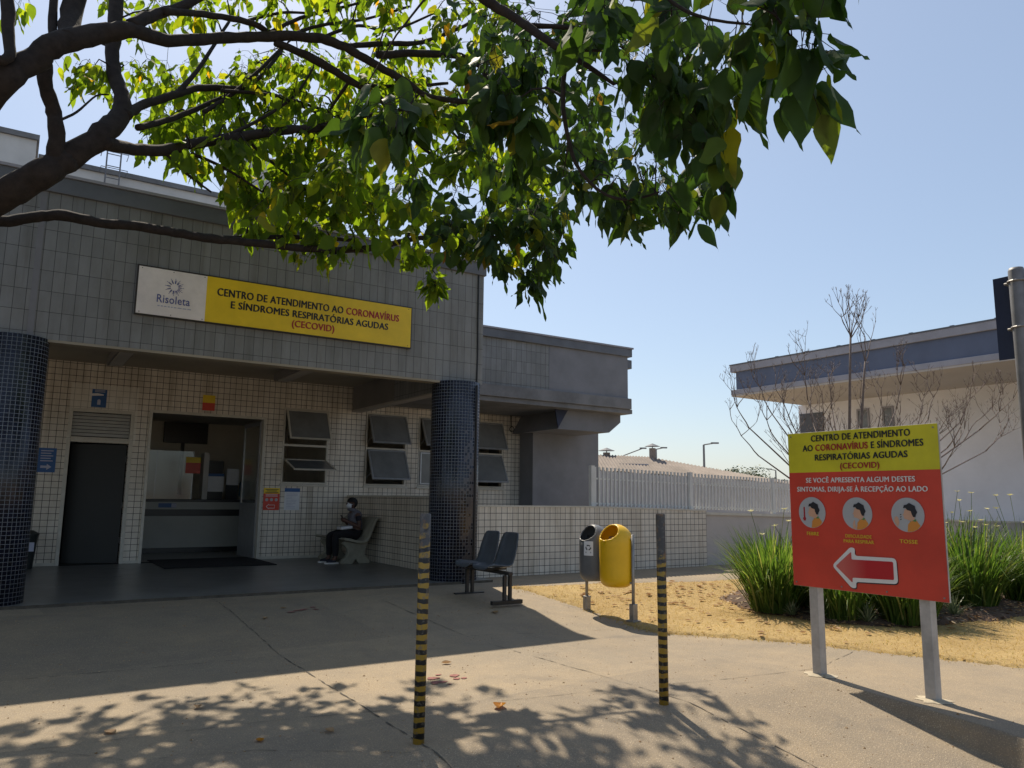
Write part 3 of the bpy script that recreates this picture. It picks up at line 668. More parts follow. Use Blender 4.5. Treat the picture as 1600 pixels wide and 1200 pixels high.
def wall_plate(name, x0, x1, z0_, z1_, y, bands, label, cat, texts=(), group=None):
    t = thing(name, ((x0 + x1) / 2, y, z0_), label, cat, group)
    b = MB(); mats = []
    zc = z1_
    for fr, mt in bands:
        zb = zc - (z1_ - z0_) * fr
        o = MB().box(x0, x1, y - .008, y - .001, zb, zc).build('panel', mt, t); zc = zb
    for body, zc_, wd, cap, mt in texts: lettering(body, ((x0 + x1) / 2, y - .011, zc_), RX, wd, cap, [mt], t, None, .012)
    return t
t = wall_plate('door_sign', 1.12, 1.35, 2.885, 3.20, WY - .004, [(1, M['blue'])], 'small blue sign with a white stripe above the dark side door', 'sign')
b = MB(); b.prism([(1.09, 3.075), (1.30, 3.095), (1.30, 3.115), (1.2, 3.13), (1.09, 3.115)], WY - .018, WY - .014); b.build('white_strip', M['paper_white'], t)
b = MB(); b.prism([(1.21, 2.93), (1.26, 2.93), (1.26, 3.01), (1.235, 3.03), (1.21, 3.01)], WY - .016, WY - .0135); b.build('pictogram', M['pale_ink'], t)
b = MB(); [b.box(1.16, 1.32, WY - .016, WY - .0135, z_, z_ + .012) for z_ in (3.15, 3.175)]; b.build('text_lines', M['pale_ink'], t)
t = wall_plate('arrow_sign', .40, .675, 1.74, 2.145, WY - .002, [(1, M['blue'])], 'blue direction sign with white text lines and an arrow, beside the left column', 'sign')
b = MB(); [b.box(.45, .63 - .03 * (k % 2), WY - .014, WY - .0115, 2.09 - k * .042, 2.106 - k * .042) for k in range(5)]; b.build('text_lines', M['pale_ink'], t)
b = MB(); b.prism([(.46, 1.81), (.55, 1.81), (.55, 1.78), (.62, 1.83), (.55, 1.88), (.55, 1.85), (.46, 1.85)], WY - .014, WY - .0115); b.build('arrow', M['pale_ink'], t)
wall_plate('notice_sign', 2.945, 3.165, 2.96, 3.25, WY - .002, [(.5, M['yellow']), (.5, M['orange_red'])], 'small yellow and red sign fixed above the reception entrance', 'sign')
t = wall_plate('direction_poster', 4.17, 4.48, 1.122, 1.545, WY - .002, [(.25, M['yellow']), (.75, M['orange_red'])], 'yellow topped red poster with white arrow outline between the entrance and first window', 'poster')
b = MB(); [b.box(4.20 + .03 * (k % 2), 4.45 - .03 * (k % 2), WY - .013, WY - .0115, 1.51 - k * .028, 1.522 - k * .028) for k in range(3)]; b.build('text_lines', M['ink'], t)
b = MB(); [b.box(4.21, 4.44, WY - .013, WY - .0115, 1.41 - k * .025, 1.42 - k * .025) for k in range(2)]; b.build('red_panel_text_lines', M['white_ink'], t)
b = MB(); A = [(4.23, 1.19), (4.28, 1.235), (4.28, 1.22), (4.39, 1.22), (4.39, 1.16), (4.28, 1.16), (4.28, 1.145)]
b.tube([(x, WY - .013, z_) for x, z_ in A + A[:1]], .006, 4); b.build('arrow', M['white_ink'], t)
[MB().prism(disc_pts(x, 1.32, .03, 16), WY - .013, WY - .0115).build('icon', M['disc_grey'], t) for x in (4.235, 4.325, 4.415)]
t = wall_plate('notice_paper', 4.575, 4.875, 1.123, 1.548, WY - .002, [(.17, M['blue']), (.83, M['paper_white'])], 'white paper notice with blue heading right of the red poster', 'notice')
b = MB(); rnd = random.Random(2); [b.box(4.61, 4.61 + rnd.uniform(.1, .23), WY - .013, WY - .0115, 1.43 - k * .03, 1.437 - k * .03) for k in range(10)]; b.build('text_lines', M['pale_ink'], t)

# reception furniture
RY = 17.5
t = thing('reception_counter', (3.3, RY, PZ), 'long grey reception counter with dark band inside the entrance', 'counter')
b = MB(); b.box(1.97, 5.7, RY + .05, RY + .6, PZ + .10, 1.245); b.build('front_panel', M['counter'], t)
b = MB(); b.box(1.97, 5.7, RY + .02, RY + .62, 1.245, 1.30); b.build('worktop', M['counter_dark'], t, bevel=.006)
b = MB(); b.box(1.97, 5.7, RY + .035, RY + .049, .95, 1.09); b.build('band', M['counter_dark'], t)
b = MB(); b.box(1.97, 5.7, RY + .09, RY + .58, PZ, PZ + .10); b.build('plinth', M['black'], t)
for x, l in ((2.7, .35), (4.35, .22)):
    o = MB().box(x, x + l, RY + .043, RY + .049, 1.125, 1.215).build('sticker', M['blue'], t)
    MB().box(x + l * .72, x + l, RY + .040, RY + .0425, 1.13, 1.21).build('sticker_edge', M['pale_ink'], o)
t = thing('counter_screen', (2.7, RY + .2, 1.30), 'clear glass screen standing on the left of the reception counter', 'screen')
MB().box(2.0, 2.62, RY + .2, RY + .208, 1.30, 2.32).build('glass', M['clear_glass'], t); MB().box(2.63, 3.34, RY + .2, RY + .208, 1.30, 2.32).build('glass', M['clear_glass'], t)
MB().box(2.62, 2.63, RY + .196, RY + .212, 1.30, 2.32).build('frame', M['alu'], t); MB().box(3.34, 3.36, RY + .19, RY + .218, 1.30, 2.32).build('frame', M['alu'], t)
t = thing('partition_post', (3.62, RY + .25, 1.30), 'narrow white upright panel standing on the counter', 'panel'); MB().box(3.56, 3.67, RY + .15, RY + .5, 1.30, 2.30).build('panel', M['white_wall'], t, bevel=.005)
t = wall_plate('counter_poster', 3.20, 3.50, 1.85, 2.20, RY + .192, [(.35, M['yellow']), (.65, M['orange_red'])], 'yellow and red poster taped to the counter screen', 'poster')
t = wall_plate('counter_paper', 3.69, 4.03, 1.47, 1.86, RY + .30, [(.15, M['blue']), (.85, M['paper_white'])], 'white sheet with blue heading hung over the counter', 'paper')
MB().box(3.70, 4.02, RY + .31, RY + .32, 1.30, 1.47).build('stand', M['black'], t)
t = wall_plate('counter_notice', 4.10, 4.36, 1.62, 1.98, RY + .36, [(1, M['paper_white'])], 'plain pale sheet standing right of the blue headed one on the counter', 'paper')
MB().box(4.10, 4.36, RY + .37, RY + .38, 1.30, 1.62).build('stand', M['black'], t)
t = thing('computer_monitor', (3.95, RY + .45, 1.30), 'black computer monitor seen from behind on the counter', 'monitor')
MB().box(3.72, 4.05, RY + .47, RY + .51, 1.75, 2.15).build('screen', M['black'], t, bevel=.008); MB().box(3.85, 3.92, RY + .45, RY + .50, 1.30, 1.75).build('stand', M['black'], t)
t = thing('television', (3.49, 19.5, 2.66), 'flat black television hung high on the reception wall', 'television')
MB().box(3.0, 3.98, 19.50, 19.55, 2.60, 3.09).build('screen', M['black'], t, bevel=.01); MB().box(3.3, 3.7, 19.55, 19.6, 2.7, 3.0).build('bracket', M['dark_metal'], t)
MB().box(3.40, 3.48, 19.56, 19.59, 1.4, 2.7).build('cable_duct', M['dark_metal'], t)
t = thing('water_dispenser', (4.78, 18.9, PZ), 'blue and white water dispenser with bottle behind the counter', 'water dispenser')
MB().box(4.62, 4.94, 18.8, 19.1, PZ, 1.25).build('body', M['white_wall'], t, bevel=.02)
b = MB(); b.tube([(4.78, 18.95, 1.25), (4.78, 18.95, 1.32), (4.78, 18.95, 1.4), (4.78, 18.95, 1.68), (4.78, 18.95, 1.74)], [.05, .06, .13, .13, .09], 16); b.build('bottle', glass_mat('blue_bottle', (.35, .6, .85), .05, .2), t, smooth=True)
m_ = rebase(MB().box(2.28, 4.10, 13.75, 15.6, PZ + .002, PZ + .016).build('door_mat', M['mat'], bevel=.004), (3.2, 14.7, PZ)); tag(m_, 'black door mat lying across the reception threshold', 'mat')
for i, (x0_, x1_, y0_, dy, lab) in enumerate(((1.15, 1.75, 14.1, .07, 'worn white tape mark on the porch floor nearest the dark side door'), (1.05, 1.62, 12.75, .08, 'longer worn white tape mark on the porch floor nearer the step'), (3.0, 3.55, 13.1, .08, 'worn white tape mark on the porch floor in front of the mat'))):
    rnd = random.Random(i); b = MB(); n = 9
    for k in range(n):
        if rnd.random() < .2: continue
        xa = x0_ + (x1_ - x0_) * k / n; xb = x0_ + (x1_ - x0_) * (k + .95) / n
        b.quad((xa, y0_, PZ + .003), (xb, y0_, PZ + .003), (xb, y0_ + dy * rnd.uniform(.6, 1), PZ + .003), (xa, y0_ + dy * rnd.uniform(.6, 1), PZ + .003))
    tag(rebase(b.build('floor_marking', pm('worn_white_tape', (.26, .26, .26), .7, .3, 30)), ((x0_ + x1_) / 2, y0_, PZ)), lab, 'floor marking', 'tape marks on the porch floor')
t = thing('waste_bin', (.33, 14.7, PZ), 'dark plastic waste bin with pale label half hidden behind the left column', 'waste bin')
b = MB(); b.tube([(.33, 14.72, PZ), (.33, 14.72, PZ + .52)], [.15, .19], 20); b.build('body', M['bin_dark'], t, smooth=False, bevel=.01)
b = MB(); b.tube([(.33, 14.72, PZ + .52), (.33, 14.72, PZ + .55), (.33, 14.72, PZ + .60)], [.205, .205, .12], 20); b.build('lid', M['bin_dark'], t)
MB().box(.37, .47, 14.525, 14.53, PZ + .28, PZ + .42).build('label_plate', M['pale_ink'], t)

# ------------------------------------------------------------------ free-standing information sign (faces -X)
PX = 5.68
sg = thing('information_sign', (PX, 3.62, 0), 'yellow and red information board with arrow standing on two pale posts', 'sign')
for y in (4.11, 3.18):
    b = MB(); b.box(PX + .006, PX + .086, y - .04, y + .04, -.1, 1.93); o = b.build('post', M['post_paint'], sg, bevel=.004)
    b = MB(); rf = random.Random(int(y * 10)); ring = [(PX + .046 + (.105 + rf.uniform(-.03, .035)) * math.cos(a), y + (.12 + rf.uniform(-.03, .04)) * math.sin(a)) for a in [6.283 * k / 18 for k in range(18)]]
    b.v = [(x_, y_, gz(x_, y_) + .003) for x_, y_ in ring] + [(PX + .046 + (x_ - PX - .046) * .6, y + (y_ - y) * .6, .014) for x_, y_ in ring]
    b.f = [(k, (k + 1) % 18, 18 + (k + 1) % 18, 18 + k) for k in range(18)] + [tuple(range(18, 36))]; b.mi = [0] * 19; b.build('footing', pm('pale_mortar', (.46, .39, .28), .9, .3, 20, .4), o, smooth=True)
b = MB(); b.box(PX - .012, PX + .005, 2.985, 4.285, .705, 1.985); b.build('board', M['post_paint'], sg, bevel=.003)
q = PX - .014
def pface(b, poly, d=0): b.quad(*[(q - d, y, z) for y, z in poly]); return b
rnd = random.Random(6)
def sheet(y0, y1, z_0, z_1, d, name, mat):
    b = MB(); ny, nz = 26, 20; g = {}
    for i in range(ny + 1):
        for j in range(nz + 1):
            y = y0 + (y1 - y0) * i / ny; z = z_0 + (z_1 - z_0) * j / nz
            wob = .0012 * math.sin(y * 9 + z * 5) + .0015 * math.sin(z * 11 - y * 4) * (1 if z < 1.1 else .4)
            g[i, j] = len(b.v); b.v.append((q - d - wob * .5, y, z))
    for i in range(ny):
        for j in range(nz): b.f.append((g[i, j], g[i + 1, j], g[i + 1, j + 1], g[i, j + 1])); b.mi.append(0)
    return b.build(name, mat, sg, smooth=True)
sheet(2.988, 4.282, 1.648, 1.983, .001, 'yellow_panel', M['yellow_green']); sheet(2.988, 4.282, .707, 1.648, .001, 'red_panel', M['orange_red'])
LX = (0, -1, 0); q2 = q - .006
def ltr(body, yc, z, wd, cap, mats, red=None, bold=.045): lettering(body, (q2, yc, z), LX, wd, cap, mats, sg, red, bold)
ltr('CENTRO DE ATENDIMENTO', 3.62, 1.905, .86, .052, [M['ink']])
ltr('AO CORONAVÍRUS E SÍNDROMES', 3.615, 1.825, 1.04, .052, [M['ink'], M['red_ink']], 'CORONAVÍRUS')
ltr('RESPIRATÓRIAS AGUDAS', 3.62, 1.745, .80, .050, [M['ink']])
ltr('(CECOVID)', 3.62, 1.672, .34, .046, [M['red_ink']])
ltr('SE VOCÊ APRESENTA ALGUM DESTES', 3.645, 1.562, .94, .040, [M['white_ink']])
ltr('SINTOMAS, DIRIJA-SE À RECEPÇÃO AO LADO', 3.645, 1.488, 1.12, .040, [M['white_ink']])
ltr('FEBRE', 4.07, 1.128, .115, .028, [M['yellow_ink']]); ltr('DIFICULDADE', 3.66, 1.125, .225, .026, [M['yellow_ink']]); ltr('PARA RESPIRAR', 3.66, 1.085, .26, .026, [M['yellow_ink']]); ltr('TOSSE', 3.255, 1.105, .14, .028, [M['yellow_ink']])
for yc, kind in ((4.07, 0), (3.66, 1), (3.25, 2)):
    zc, r = 1.315, .127
    b = MB(); b.prism(disc_pts(yc, zc, r, 40), q - .0065, q - .004, 'X'); o = b.build('icon_disc', M['disc_grey'], sg)
    def pic(name, pts, mat, d):                                   # pts in units of r, x to the reader's right
        b = MB(); b.prism([(yc - x * r, zc + z * r) for x, z in pts], q - .0065 - .001 * d, q - .0066 - .001 * (d - 1), 'X'); return b.build(name, mat, o)
    sh = .12
    pic('icon_shirt', [(-.18 + sh, -.98), (-.12 + sh, -.55), (.12 + sh, -.30), (.42 + sh, -.34), (.62 + sh, -.62), (.55, -.83), (.25, -.96)], M['orange_ink'], 1)
    pic('icon_collar', [(.0 + sh, -.42), (.14 + sh, -.20), (.40 + sh, -.26), (.36 + sh, -.40), (.12 + sh, -.34)], M['green_ink'], 2)
    pic('icon_face', [(-.28 + sh, .30), (-.34 + sh, .08), (-.42 + sh, -.02), (-.34 + sh, -.07), (-.33 + sh, -.22), (-.12 + sh, -.28), (.10 + sh, -.38), (.30 + sh, -.26), (.28 + sh, .3), (0 + sh, .42)], M['skin_ink'], 3)
    pic('icon_hair', [(-.36 + sh, .38), (-.30 + sh, .56), (-.12 + sh, .60), (.02 + sh, .70), (.2 + sh, .60), (.36 + sh, .52), (.38 + sh, .36), (.48 + sh, .16), (.38 + sh, .0), (.36 + sh, -.12), (.22 + sh, -.12), (.14 + sh, .06), (.10 + sh, .22), (-.12 + sh, .28), (-.2 + sh, .40)], M['ink'], 4)
    if kind == 0:
        pic('icon_thermometer', [(-.62, .35), (-.52, .35), (-.52, -.28), (-.45, -.40), (-.50, -.54), (-.64, -.54), (-.69, -.40), (-.62, -.28)], M['red_ink'], 2)
    elif kind == 1:
        pic('icon_hand', [(-.30, -.95), (-.32, -.62), (-.22, -.40), (-.14, -.42), (-.16, -.62), (-.05, -.92)], M['skin_ink'], 2)
    else:
        pic('icon_hand', [(-.82, -.40), (-.80, -.18), (-.70, -.08), (-.58, -.16), (-.52, -.44), (-.62, -.74)], M['skin_ink'], 2)
        for z in (.02, -.12, -.26):
            pic('icon_cough', [(-.46, z), (-.38, z + .03), (-.37, z - .02), (-.45, z - .05)], M['ink'], 2)
def rounded(poly, r, n=5):
    out = []; L = len(poly)
    for i in range(L):
        p, a, c = Vector(poly[i]), Vector(poly[i - 1]), Vector(poly[(i + 1) % L])
        da, dc = (a - p), (c - p); rr = min(r, da.length * .45, dc.length * .45); s, e = p + da.normalized() * rr, p + dc.normalized() * rr
        for k in range(n + 1):
            t = k / n; out.append(tuple(s * (1 - t) ** 2 + p * 2 * t * (1 - t) + e * t * t))
    return out
AR = [(3.905, .895), (3.735, 1.05), (3.695, 1.045), (3.70, .985), (3.36, .99), (3.355, .80), (3.70, .785), (3.70, .735), (3.74, .735)]
b = MB(); b.prism([(y - .004, z - .008) for y, z in rounded(AR, .035)], q - .0055, q - .004, 'X'); b.build('arrow_shadow_print', M['ink'], sg)
b = MB(); b.prism(rounded(AR, .035), q - .0075, q - .0058, 'X'); b.build('arrow_border', M['white_ink'], sg)
IN = [(3.870, .895), (3.728, 1.015), (3.728, .955), (3.385, .962), (3.385, .828), (3.728, .815), (3.728, .775)]
def arrow_mat():
    m, n, p = new_mat('red_arrow_print'); s = node(n, 'ShaderNodeSeparateXYZ'); n.links.new(pos(n), s.inputs[0])
    mr = node(n, 'ShaderNodeMapRange'); n.links.new(s.outputs['Y'], mr.inputs[0]); mr.inputs[1].default_value = 3.60; mr.inputs[2].default_value = 3.80
    n.links.new(mixc(n, mr.outputs[0], (.46, .010, .018), (.56, .12, .10)), p.inputs['Base Color']); p.inputs['Roughness'].default_value = .35; return m
b = MB(); b.prism(rounded(IN, .012), q - .0095, q - .0078, 'X'); b.build('arrow', arrow_mat(), sg)
for y in (3.02, 3.45, 3.83, 4.25):
    for z in (.735, 1.955): MB().tube([(q + .002, y, z), (q - .006, y, z)], .007, 6).build('screw', M['steel'], sg)

# ------------------------------------------------------------------ striped posts
for (x, y, lean, g, wz, lab, sd_, grey) in ((2.125, 4.20, (.010, .012), .030, .95, 'yellow and black striped steel post nearest the camera, on the left', 1, (.075, .072, .072)), (3.965, 4.10, (-.006, .0), .030, .78, 'worn yellow and black striped post between the litter bins and the information board', 2, (.07, .06, .052))):
    z_ = gz(x, y); b = MB(); ht = 1.30
    b.tube([(x, y, z_ - .05), (x + lean[0] * .5, y + lean[1] * .5, z_ + ht / 2), (x + lean[0], y + lean[1], z_ + ht), (x + lean[0], y + lean[1], z_ + ht + .004)], [.033, .033, .033, .027], 20)
    o = rebase(b.build('striped_post', stripe_mat('striped_post_paint', grey, sd_, 1.52 if sd_ == 1 else 1.34), smooth=True, bevel=0), (x, y, z_)); tag(o, lab, 'post', 'striped posts')

# ------------------------------------------------------------------ litter bins
def bin_shell(cx, cy, zb, zt, r, mat, name, parent):
    """moulded bin with a rounded foot and a hood whose mouth looks towards -X and up"""
    n = 56; b = MB(); rings = []
    prof = []
    for k in range(6):
        a = R(90 * k / 5); prof.append((zb + .10 * (1 - math.cos(a)), r * (.58 + .42 * math.sin(a))))
    for k in range(1, 7): prof.append((zb + .10 + (zt - zb - .30) * k / 6, r * (1 + .03 * k / 6)))
    for k in range(1, 12):
        a = R(88 * k / 11); prof.append((zt - .20 + .20 * math.sin(a), max(.004, r * 1.03 * math.cos(a))))
    P = lambda j, i: Vector((cx + prof[j][1] * math.cos(2 * math.pi * i / n) * 1.0, cy + prof[j][1] * math.sin(2 * math.pi * i / n) * 1.12, prof[j][0]))
    b.v = [tuple(P(j, i)) for j in range(len(prof)) for i in range(n)]
    ax = Vector((-.72, 0, .69)).normalized(); cc = Vector((cx, cy, zt - .20))
    e1 = Vector((0, 1, 0)); e2 = ax.cross(e1)
    for j in range(len(prof) - 1):
        for i in range(n):
            f = (j * n + i, j * n + (i + 1) % n, (j + 1) * n + (i + 1) % n, (j + 1) * n + i)
            m = sum((Vector(b.v[k]) for k in f), Vector()) / 4; d = (m - cc)
            if d.dot(ax) > 0 and (d.dot(e1) / (r * .80)) ** 2 + (d.dot(e2) / (r * .66)) ** 2 < 1: continue
            b.f.append(f); b.mi.append(0)
    b.f.append(tuple(range(n))[::-1]); b.mi.append(0)
    o = b.build(name, mat, parent, smooth=True, solid=.012)
    lip = []
    for k in range(41):
        t = 2 * math.pi * k / 40; u = e1 * (r * .80 * math.cos(t)) + e2 * (r * .66 * math.sin(t))
        # project onto hood along the mouth axis
        lo = 0; best = cc + u
        for s in range(60):
            p = cc + u + ax * (s * .006); rel = p - cc; zz = rel.z
            inside_ = ((rel.x / (r * 1.03)) ** 2 + (rel.y / (r * 1.03 * 1.12)) ** 2 + ((zz / .20) ** 2 if zz > 0 else 0)) < 1
            if inside_: best = p
        lip.append(tuple(best))
    b = MB(); b.tube(lip, .010, 6, cap=False); b.build('mouth_rim', mat, o, smooth=True)
    return o
bn = thing('litter_bins', (6.13, 7.25, 0), 'grey and yellow litter bins side by side on a steel tube stand', 'litter bin')
def binrow():
    zb = gz(6.13, 7.2) + .01
    for y in (6.83, 7.68):
        b = MB(); b.tube([(6.15, y, zb), (6.15, y, zb + .97)], .019, 12); b.build('stand_post', M['steel'], bn, smooth=True)
        b = MB(); b.box(6.115, 6.185, y - .035, y + .035, zb, zb + .19); b.box(6.09, 6.21, y - .065, y + .065, zb - .01, zb + .012); b.build('post_foot', M['steel'], bn, bevel=.004)
    b = MB(); b.tube([(6.15, 6.83, zb + .42), (6.15, 7.68, zb + .42)], .014, 10); b.tube([(6.15, 6.83, zb + .92), (6.15, 7.68, zb + .92)], .014, 10); b.build('crossbar', M['steel'], bn, smooth=True)
    g = bin_shell(6.11, 7.485, zb + .40, zb + 1.06, .165, M['bin_grey'], 'bin', bn); g['label'] = 'grey bin with white recycling sticker'
    y_ = bin_shell(6.09, 7.055, zb + .37, zb + 1.08, .178, M['bin_yellow'], 'bin', bn); y_['label'] = 'bright yellow bin'
    # sticker with three arrows on the grey bin
    b = MB(); c0, c1 = R(186), R(224); rr = .176
    pts = [(6.11 + rr * math.cos(a), 7.485 + rr * 1.12 * math.sin(a)) for a in [c0 + (c1 - c0) * k / 6 for k in range(7)]]
    for (xa, ya), (xb, yb) in zip(pts, pts[1:]): b.quad((xa, ya, zb + .70), (xb, yb, zb + .70), (xb, yb, zb + .87), (xa, ya, zb + .87))
    o = b.build('sticker', M['paper_white'], g)
    b = MB(); rr = .178
    def onb(u, v): a = c0 + (c1 - c0) * (.5 + u); return (6.11 + rr * math.cos(a), 7.485 + rr * 1.12 * math.sin(a), zb + .795 + v * .11)
    for k in range(3):
        a0 = R(90 + 120 * k); T = [(a0 + R(s), .30) for s in (-50, -15, 20)]
        for (p, r1), (p2, r2) in zip(T, T[1:]): b.quad(onb(math.cos(p) * r1, math.sin(p) * r1), onb(math.cos(p2) * r2, math.sin(p2) * r2), onb(math.cos(p2) * (r2 - .11), math.sin(p2) * (r2 - .11)), onb(math.cos(p) * (r1 - .11), math.sin(p) * (r1 - .11)))
        p = a0 + R(20); b.quad(onb(math.cos(p) * .36, math.sin(p) * .36), onb(math.cos(p + .35) * .25, math.sin(p + .35) * .25), onb(math.cos(p) * .12, math.sin(p) * .12))
    for v in (-.50, -.58): b.quad(onb(-.3, v), onb(.3, v), onb(.3, v + .04), onb(-.3, v + .04))
    b.build('recycling_mark', M['ink'], o)
binrow()

# ------------------------------------------------------------------ row of two shell seats
bs = thing('beam_seats', (5.27, 8.65, 0), 'two blue grey plastic shell seats on a dark beam before the navy column', 'seating')
SX = 5.27
def shell_seat(yc, z):
    prof = [(-.235, -.030), (-.215, -.004), (-.15, .008), (-.05, .0), (.05, -.010), (.11, .0), (.155, .05), (.185, .13), (.215, .24), (.245, .35), (.262, .405), (.272, .418)]
    wid = [.17, .20, .215, .22, .22, .215, .215, .215, .21, .19, .165, .13]
    b = MB(); m = 10
    for (x, h), wd in zip(prof, wid):
        for k in range(m + 1):
            u = -1 + 2 * k / m; lip = .030 * abs(u) ** 4
            bx = SX + x - (lip if h > .03 else 0); bz = z + h + (lip if h <= .03 else 0)
            b.v.append((bx, yc + u * wd, bz))
    for j in range(len(prof) - 1):
        for k in range(m): a = j * (m + 1) + k; b.f.append((a, a + 1, a + m + 2, a + m + 1)); b.mi.append(0)
    return b.build('seat', M['chair'], bs, smooth=True, solid=.014)
zb = gz(5.27, 8.6)
for y in (8.42, 8.87): shell_seat(y, zb + .43)
b = MB(); b.box(SX - .015, SX + .045, 8.08, 9.16, zb + .345, zb + .385); b.build('beam', M['dark_metal'], bs, bevel=.005)
for y in (8.42, 8.87):
    b = MB(); b.box(SX - .15, SX + .15, y - .03, y + .03, zb + .386, zb + .41); b.build('seat_bracket', M['dark_metal'], bs, bevel=.004)
for y in (8.16, 9.08):
    b = MB(); b.box(SX - .045, SX - .005, y - .02, y + .02, zb + .045, zb + .345); b.box(SX + .035, SX + .075, y - .02, y + .02, zb + .045, zb + .345); o = b.build('leg', M['dark_metal'], bs, bevel=.004)
    b = MB(); b.box(SX - .21, SX + .23, y - .03, y + .03, zb - .005, zb + .044); b.build('foot_bar', M['black'], o, bevel=.006)

# ------------------------------------------------------------------ concrete bench, seated person
cb = thing('concrete_bench', (5.5, 14.0, PZ), 'pale cast concrete bench with curved back against the porch side wall', 'bench')
top = [(5.13, .44), (5.17, .465), (5.26, .455), (5.38, .425), (5.48, .415), (5.54, .43), (5.58, .47), (5.62, .56), (5.67, .68), (5.72, .79), (5.76, .825), (5.80, .82)]
bot = [(5.80, .79), (5.755, .765), (5.715, .66), (5.67, .54), (5.63, .44), (5.58, .385), (5.50, .365), (5.38, .375), (5.26, .405), (5.17, .415)]
b = MB(); b.prism([(x, z + PZ) for x, z in top + bot], 13.30, 14.85); b.build('seat', M['concrete_bench'], cb, bevel=.012)
legp = [(5.16, .0), (5.36, 0), (5.42, .09), (5.48, 0), (5.68, 0), (5.70, .05), (5.60, .14), (5.575, .20), (5.60, .28), (5.66, .40), (5.55, .364), (5.38, .374), (5.20, .40), (5.17, .36), (5.25, .26), (5.27, .19), (5.24, .12), (5.15, .06)]
for y in (13.40, 14.55):
    b = MB(); b.prism([(x, z + PZ) for x, z in legp], y, y + .12); b.build('leg', M['concrete_bench'], cb, bevel=.012)

def skin_mesh(name, chains, mat, parent=None, sub=2):
    """chains: lists of (point, radius); equal points join, so the figure is one continuous surface"""
    vs, rs, es, key = [], [], [], {}
    for ch in chains:
        prev = None
        for p, r in ch:
            k = tuple(round(c, 4) for c in p)
            if k not in key: key[k] = len(vs); vs.append(Vector(p)); rs.append(r)
            i = key[k]
            if prev is not None and prev != i: es.append((prev, i))
            prev = i
    off = parent_loc(parent)
    me = bpy.data.meshes.new(name); me.from_pydata([tuple(v - off) for v in vs], es, [])
    o = bpy.data.objects.new(name, me); C.objects.link(o)
    o.modifiers.new('skin', 'SKIN'); o.modifiers['skin'].use_smooth_shade = True
    if not me.skin_vertices: return o
    for i, s in enumerate(me.skin_vertices[0].data):
        s.radius = (rs[i], rs[i]) if not isinstance(rs[i], tuple) else rs[i]; s.use_root = (i == 0)
    q = o.modifiers.new('sub', 'SUBSURF'); q.levels = sub; q.render_levels = sub
    dg = bpy.context.evaluated_depsgraph_get(); m2 = bpy.data.meshes.new_from_object(o.evaluated_get(dg)); m2.name = name
    bpy.data.objects.remove(o); m2.materials.clear(); m2.materials.append(mat)
    for pl in m2.polygons: pl.use_smooth = True
    o = bpy.data.objects.new(name, m2); C.objects.link(o); o.parent = parent; return o
def ellipsoid(b, c, r, n=18, m=12, keep=None, rot=None):
    i0 = len(b.v); c = Vector(c)
    for j in range(m + 1):
        t = math.pi * j / m
        for i in range(n):
            a = 2 * math.pi * i / n; v = Vector((r[0] * math.sin(t) * math.cos(a), r[1] * math.sin(t) * math.sin(a), r[2] * math.cos(t)))
            b.v.append(tuple(c + (rot @ v if rot else v)))
    for j in range(m):
        for i in range(n):
            f = (i0 + j * n + i, i0 + j * n + (i + 1) % n, i0 + (j + 1) * n + (i + 1) % n, i0 + (j + 1) * n + i)
            ctr = sum((Vector(b.v[k]) for k in f), Vector()) / 4 - c
            if keep is None or keep(ctr): b.f.append(f); b.mi.append(0)
YP = 13.72
pn = thing('person', (5.3, YP, PZ), 'seated person in grey vest, black trousers and white face mask, looking at a phone', 'person')
pel, wst, cst, nkb, nk = (5.50, YP, .73), (5.505, YP, .86), (5.50, YP, 1.00), (5.475, YP, 1.10), (5.445, YP, 1.155)
hd = Vector((5.415, YP, 1.262))
chains = [[(pel, .125), (wst, .12), (cst, .13), (nkb, .085), (nk, .052), ((5.43, YP, 1.20), .050), ((5.42, YP, 1.235), .066), ((5.412, YP, 1.275), .080), ((5.415, YP, 1.315), .068)]]
hands = {}
for s in (-1, 1):
    sho, elb, wri = (5.49, YP + s * .165, 1.055), (5.505, YP + s * .215, .845), (5.335, YP + s * .075, .945)
    chains.append([(nkb, .085), ((5.49, YP + s * .12, 1.07), .062), (sho, .052), ((5.50, YP + s * .195, .95), .044), (elb, .038), ((5.42, YP + s * .15, .895), .036), (wri, .026), ((5.295, YP + s * .055, .968), .030)])
    for f in range(4):                                              # four fingers curled round the phone, and a thumb
        fy = YP + s * (.060 - .004 * f); fx = 5.285 - .002 * f; fz = .982 - .016 * f + .02; L = (.9, 1, .95, .8)[f]
        chains.append([((5.295, YP + s * .055, .968), .030), ((fx - .012, fy + s * .004, fz), .0095), ((fx - .040 * L, fy - s * .010, fz + .004), .0088), ((fx - .052 * L, fy - s * .034, fz + .004), .008)])
    chains.append([((5.295, YP + s * .055, .968), .030), ((5.300, YP + s * .034, .992), .0105), ((5.282, YP + s * .016, 1.003), .009)])
    hip, kne, ank = (5.46, YP + s * .10, .705), (5.075, YP + s * (.17 if s > 0 else .13), .705 if s < 0 else .69), (5.085 - .0 * s, YP + s * .16, .285)
    chains.append([(pel, .125), (hip, .095), ((5.27, YP + s * .135, .72), .080), (kne, .062), ((5.085, YP + s * .16, .52), .056), (ank, .040), ((5.01, YP + s * .165, .235), .036), ((4.93, YP + s * .17, .225), .030)])
body = skin_mesh('body', chains, M['skin'], pn)
